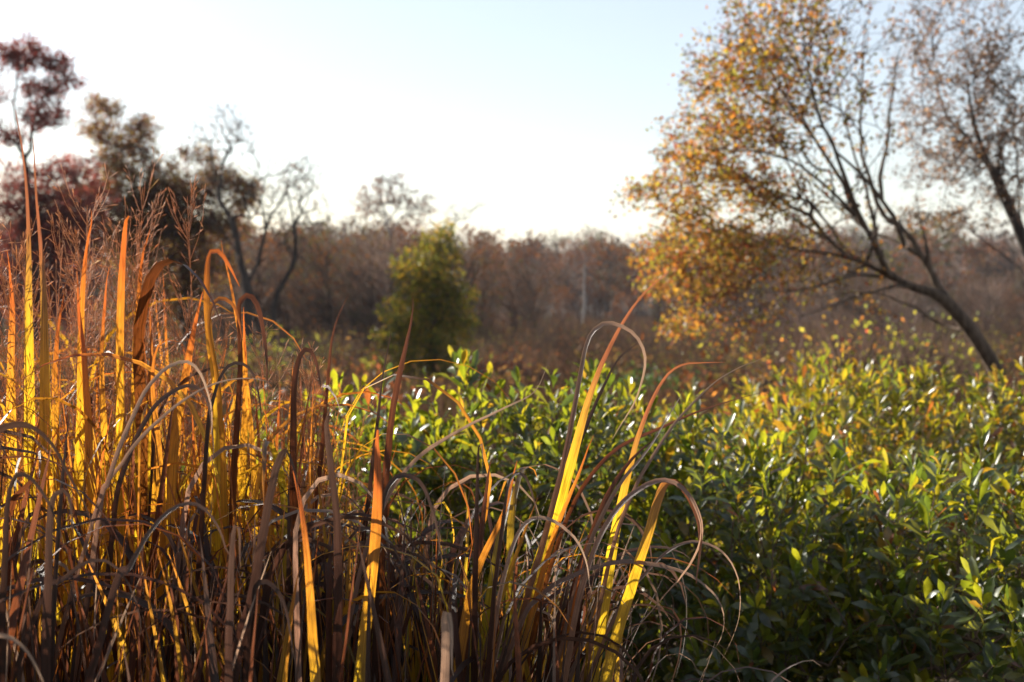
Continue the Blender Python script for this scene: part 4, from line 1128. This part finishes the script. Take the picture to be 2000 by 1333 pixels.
scatter('F', 60, -500, -60, 1.1, 1.6, 800, 1200, [('rust', 3), ('brown', 4)], [(UP, 4), (AR, 1.5), (CL, 1)], seed=13)
scatter('D', 150, 620, 960, 1.45, 1.8, 860, 1200, [('rust', 2.5), ('brown', 4), ('amber', 1), ('green', 1), ('gold', .7), ('pale', 2)], [(UP, 6), (AR, 2), (CU, .8), (CL, 1)], seed=7)
scatter('D', 70, 620, 980, 1.25, 1.5, 1000, 1300, [('brown', 4), ('pale', .8), ('rust', 3), ('green', 1)], [(UP, 4), (AR, 2), (CU, 1), (CL, 1)], seed=8)
scatter('E', 100, 940, 1150, 1.4, 1.75, 920, 1280, [('rust', 2), ('brown', 3.5), ('pale', 3), ('green', 1.5), ('amber', 1.5), ('gold', .8)], [(UP, 7), (AR, 1.2), (CU, .7), (CL, 1)], az=(0.0, 0.9, 0.16), seed=9)
scatter('E', 13, 1120, 1330, 1.4, 1.6, 1080, 1330, [('pale', 3), ('brown', 3), ('rust', 1)], [(AR, 2), (CU, 2), (CL, 2)], az=(0.0, 0.9, 0.2), seed=10)


# ---- the rest of each clump's blades, too many to pick apart: one joined part per clump
LIBNP = {}


def lib_np(me):
    if me.name not in LIBNP:
        n = len(me.vertices)
        v = np.zeros(n * 3, np.float32); me.vertices.foreach_get('co', v)
        f = np.zeros(len(me.loops), np.int32); me.loops.foreach_get('vertex_index', f)
        c = np.zeros(n * 4, np.float32); me.attributes['col'].data.foreach_get('color', c)
        t = np.zeros(n * 4, np.float32); me.attributes['tcol'].data.foreach_get('color', t)
        LIBNP[me.name] = (v.reshape(-1, 3), f.reshape(-1, 4), c.reshape(-1, 4)[:, :3], t.reshape(-1, 4)[:, :3])
    return LIBNP[me.name]


def thatch(key, count, px0, px1, d0, d1, y0, y1, kinds, seed, lean=0.0):
    r = random.Random(seed)
    root = CLUMPS[key]
    g = Geo()
    uvs = []
    for i in range(count):
        d_ = r.uniform(d0, d1)
        px = r.uniform(px0, px1)
        top = P(px, r.uniform(y0, y1), d_)
        kind = r.choices([k for k, _ in kinds], [w for _, w in kinds])[0]
        me, h1 = r.choice(LIB[(kind, r.choice(('up', 'up', 'up', 'up', 'up', 'arch', 'culm')))])
        V, F, c, t = lib_np(me)
        sc = max(0.25, top[2]) / h1
        a = r.uniform(0, 6.2832)
        R = np.array([[math.cos(a), -math.sin(a), 0], [math.sin(a), math.cos(a), 0], [0, 0, 1]])
        W = (V * sc) @ R.T
        tx, ty = r.gauss(lean, 0.08), r.gauss(0, 0.08)
        W = W + W[:, 2:3] * np.array([[tx, ty, 0]])
        j = math.exp(r.gauss(0, 0.2))
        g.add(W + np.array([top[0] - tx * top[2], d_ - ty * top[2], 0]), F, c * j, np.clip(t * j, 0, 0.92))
        s_ = np.repeat(np.linspace(0, 1, len(V) // 3) * 4, 3) + r.uniform(0, 40)
        uvs.append(np.stack([np.tile([0, 0.5, 1], len(V) // 3), s_], -1))
    V = np.vstack(g.V) - np.array(root.location)
    me = mesh_np('fine_blades', V, np.vstack(g.F), M_BLADE, True, {'col': np.vstack(g.C), 'tcol': np.vstack(g.T)}, np.vstack(uvs))
    tag(ob('fine_blades', me, root), kind='stuff')


KG = [('gold', 6), ('amber', 3), ('rust', 1.2), ('brown', .8), ('green', .8)]
thatch('A', 520, -300, 330, 1.9, 2.6, 800, 1030, KG, 31)
thatch('B', 420, 290, 600, 1.85, 2.4, 860, 1060, KG, 32)
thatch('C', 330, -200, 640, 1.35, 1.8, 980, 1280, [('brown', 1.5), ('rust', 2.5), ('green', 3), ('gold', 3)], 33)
thatch('F', 380, -760, -110, 1.3, 1.72, 740, 960, [('brown', 3), ('rust', 3), ('amber', 2)], 36)  # unseen blades added to block the low sun from the front clump
thatch('D', 170, 620, 960, 1.45, 1.9, 1020, 1330, [('brown', 2), ('rust', 2.5), ('gold', 2), ('green', 3)], 34)
thatch('E', 80, 930, 1180, 1.45, 1.8, 1080, 1333, [('brown', 4), ('rust', 2), ('green', 2)], 35, lean=0.12)


# ---- airy seed heads
def seed_head(seed):
    r = np.random.default_rng(seed)
    g = Geo()
    n = 9
    s = np.linspace(0, 1, n)
    path = np.stack([0.03 * s ** 2, 0.01 * np.sin(s * 4), s], -1)
    path[:, 2] *= 1.0
    V, F = tube(path, np.interp(s, [0, 0.7, 1], [0.0016, 0.0011, 0.0004]), 4)
    c0, t0 = np.array((0.36, 0.22, 0.14)), np.array((0.72, 0.38, 0.18))
    g.add(V, F, c0, t0)
    quad = []
    for i in range(42):
        t = r.uniform(0.6, 0.98)
        p = np.array([np.interp(t, s, path[:, k]) for k in range(3)])
        a = r.uniform(0, 6.28)
        L = (1 - t) * 0.28 + 0.05 * r.uniform(0.6, 1.3)
        out = r.uniform(0.25, 0.6)
        e = p + np.array([math.cos(a) * out, math.sin(a) * out, 1.0]) * L
        bp = catmull([p, (p + e) / 2 + np.array([math.cos(a), math.sin(a), -0.1]) * L * 0.06, e], 4)
        V, F = tube(bp, np.linspace(0.0006, 0.0003, 4), 3)
        g.add(V, F, c0, t0)
        for j in range(6):
            u = r.uniform(0.25, 1)
            q = p + (e - p) * u
            d_ = nz(r.normal(size=3) * 0.5 + np.array([math.cos(a) * .5, math.sin(a) * .5, 0.8]))
            l2 = r.uniform(0.008, 0.022)
            tp = q + d_ * l2
            V, F = tube(np.array([q, (q + tp) / 2, tp - d_ * 0.002, tp + d_ * 0.002]), np.array([0.0002, 0.00025, 0.0009, 0.0002]), 3)
            k = math.exp(r.normal() * 0.2)
            g.add(V, F, c0 * k, np.clip(t0 * k, 0, .9))
    return g.mesh('seed_head', M_SEED)


SEEDS = [seed_head(50 + i) for i in range(5)]
SP_ = [('A', 12, 470, 1.75), ('A', 40, 500, 1.9), ('A', 100, 470, 2.0), ('A', 130, 610, 1.8), ('A', 215, 400, 1.95), ('A', 235, 350, 2.1), ('A', 195, 460, 1.85), ('A', -20, 520, 1.7), ('A', 255, 520, 2.0), ('A', 120, 540, 2.1),
       ('A', 290, 560, 1.9), ('A', 175, 520, 2.2), ('A', 20, 580, 2.1),
       ('B', 320, 380, 2.0), ('B', 610, 740, 1.8), ('B', 640, 720, 1.85), ('B', 655, 800, 1.75), ('B', 480, 660, 1.9), ('B', 590, 820, 1.8), ('B', 380, 600, 2.0), ('D', 690, 830, 1.8)]
for i, (key, px, py, d_) in enumerate(SP_):
    tp = P(px, py, d_)
    o = ob('seed_head', SEEDS[i % 5], CLUMPS[key])
    o['kind'] = 'stuff'
    lean = random.gauss(0.0, 0.05)
    up = nz(np.array([lean + 0.02, random.gauss(0, 0.05), 1]))
    M = (Vector(up).to_track_quat('Z', 'Y').to_matrix() @ Matrix.Rotation(random.uniform(0, 6.28), 3, 'Z') @ Matrix.Scale(tp[2], 3)).to_4x4()
    M.translation = Vector((tp[0] - up[0] * tp[2], tp[1] - up[1] * tp[2], 0)) - CLUMPS[key].location
    o.matrix_basis = M

# ------------------------------------------------------------------ haze
HAZE = 0.00022
hm, hn, ho = new_mat('haze')
pv = hn.nodes.new('ShaderNodeVolumePrincipled')
pv.inputs['Color'].default_value = (0.86, 0.9, 1.0, 1)
pv.inputs['Density'].default_value = HAZE
pv.inputs['Anisotropy'].default_value = 0.0
hn.links.new(pv.outputs[0], ho.inputs['Volume'])
X0, X1, Y0, Y1, Z0, Z1 = -710, 710, -310, 910, -12, 26
hv = [(x, y, z) for z in (Z0, Z1) for y in (Y0, Y1) for x in (X0, X1)]
hf = [(0, 2, 3, 1), (4, 5, 7, 6), (0, 1, 5, 4), (2, 6, 7, 3), (0, 4, 6, 2), (1, 3, 7, 5)]
tag(ob('haze', mesh_np('haze', hv, hf, hm)), kind='stuff')
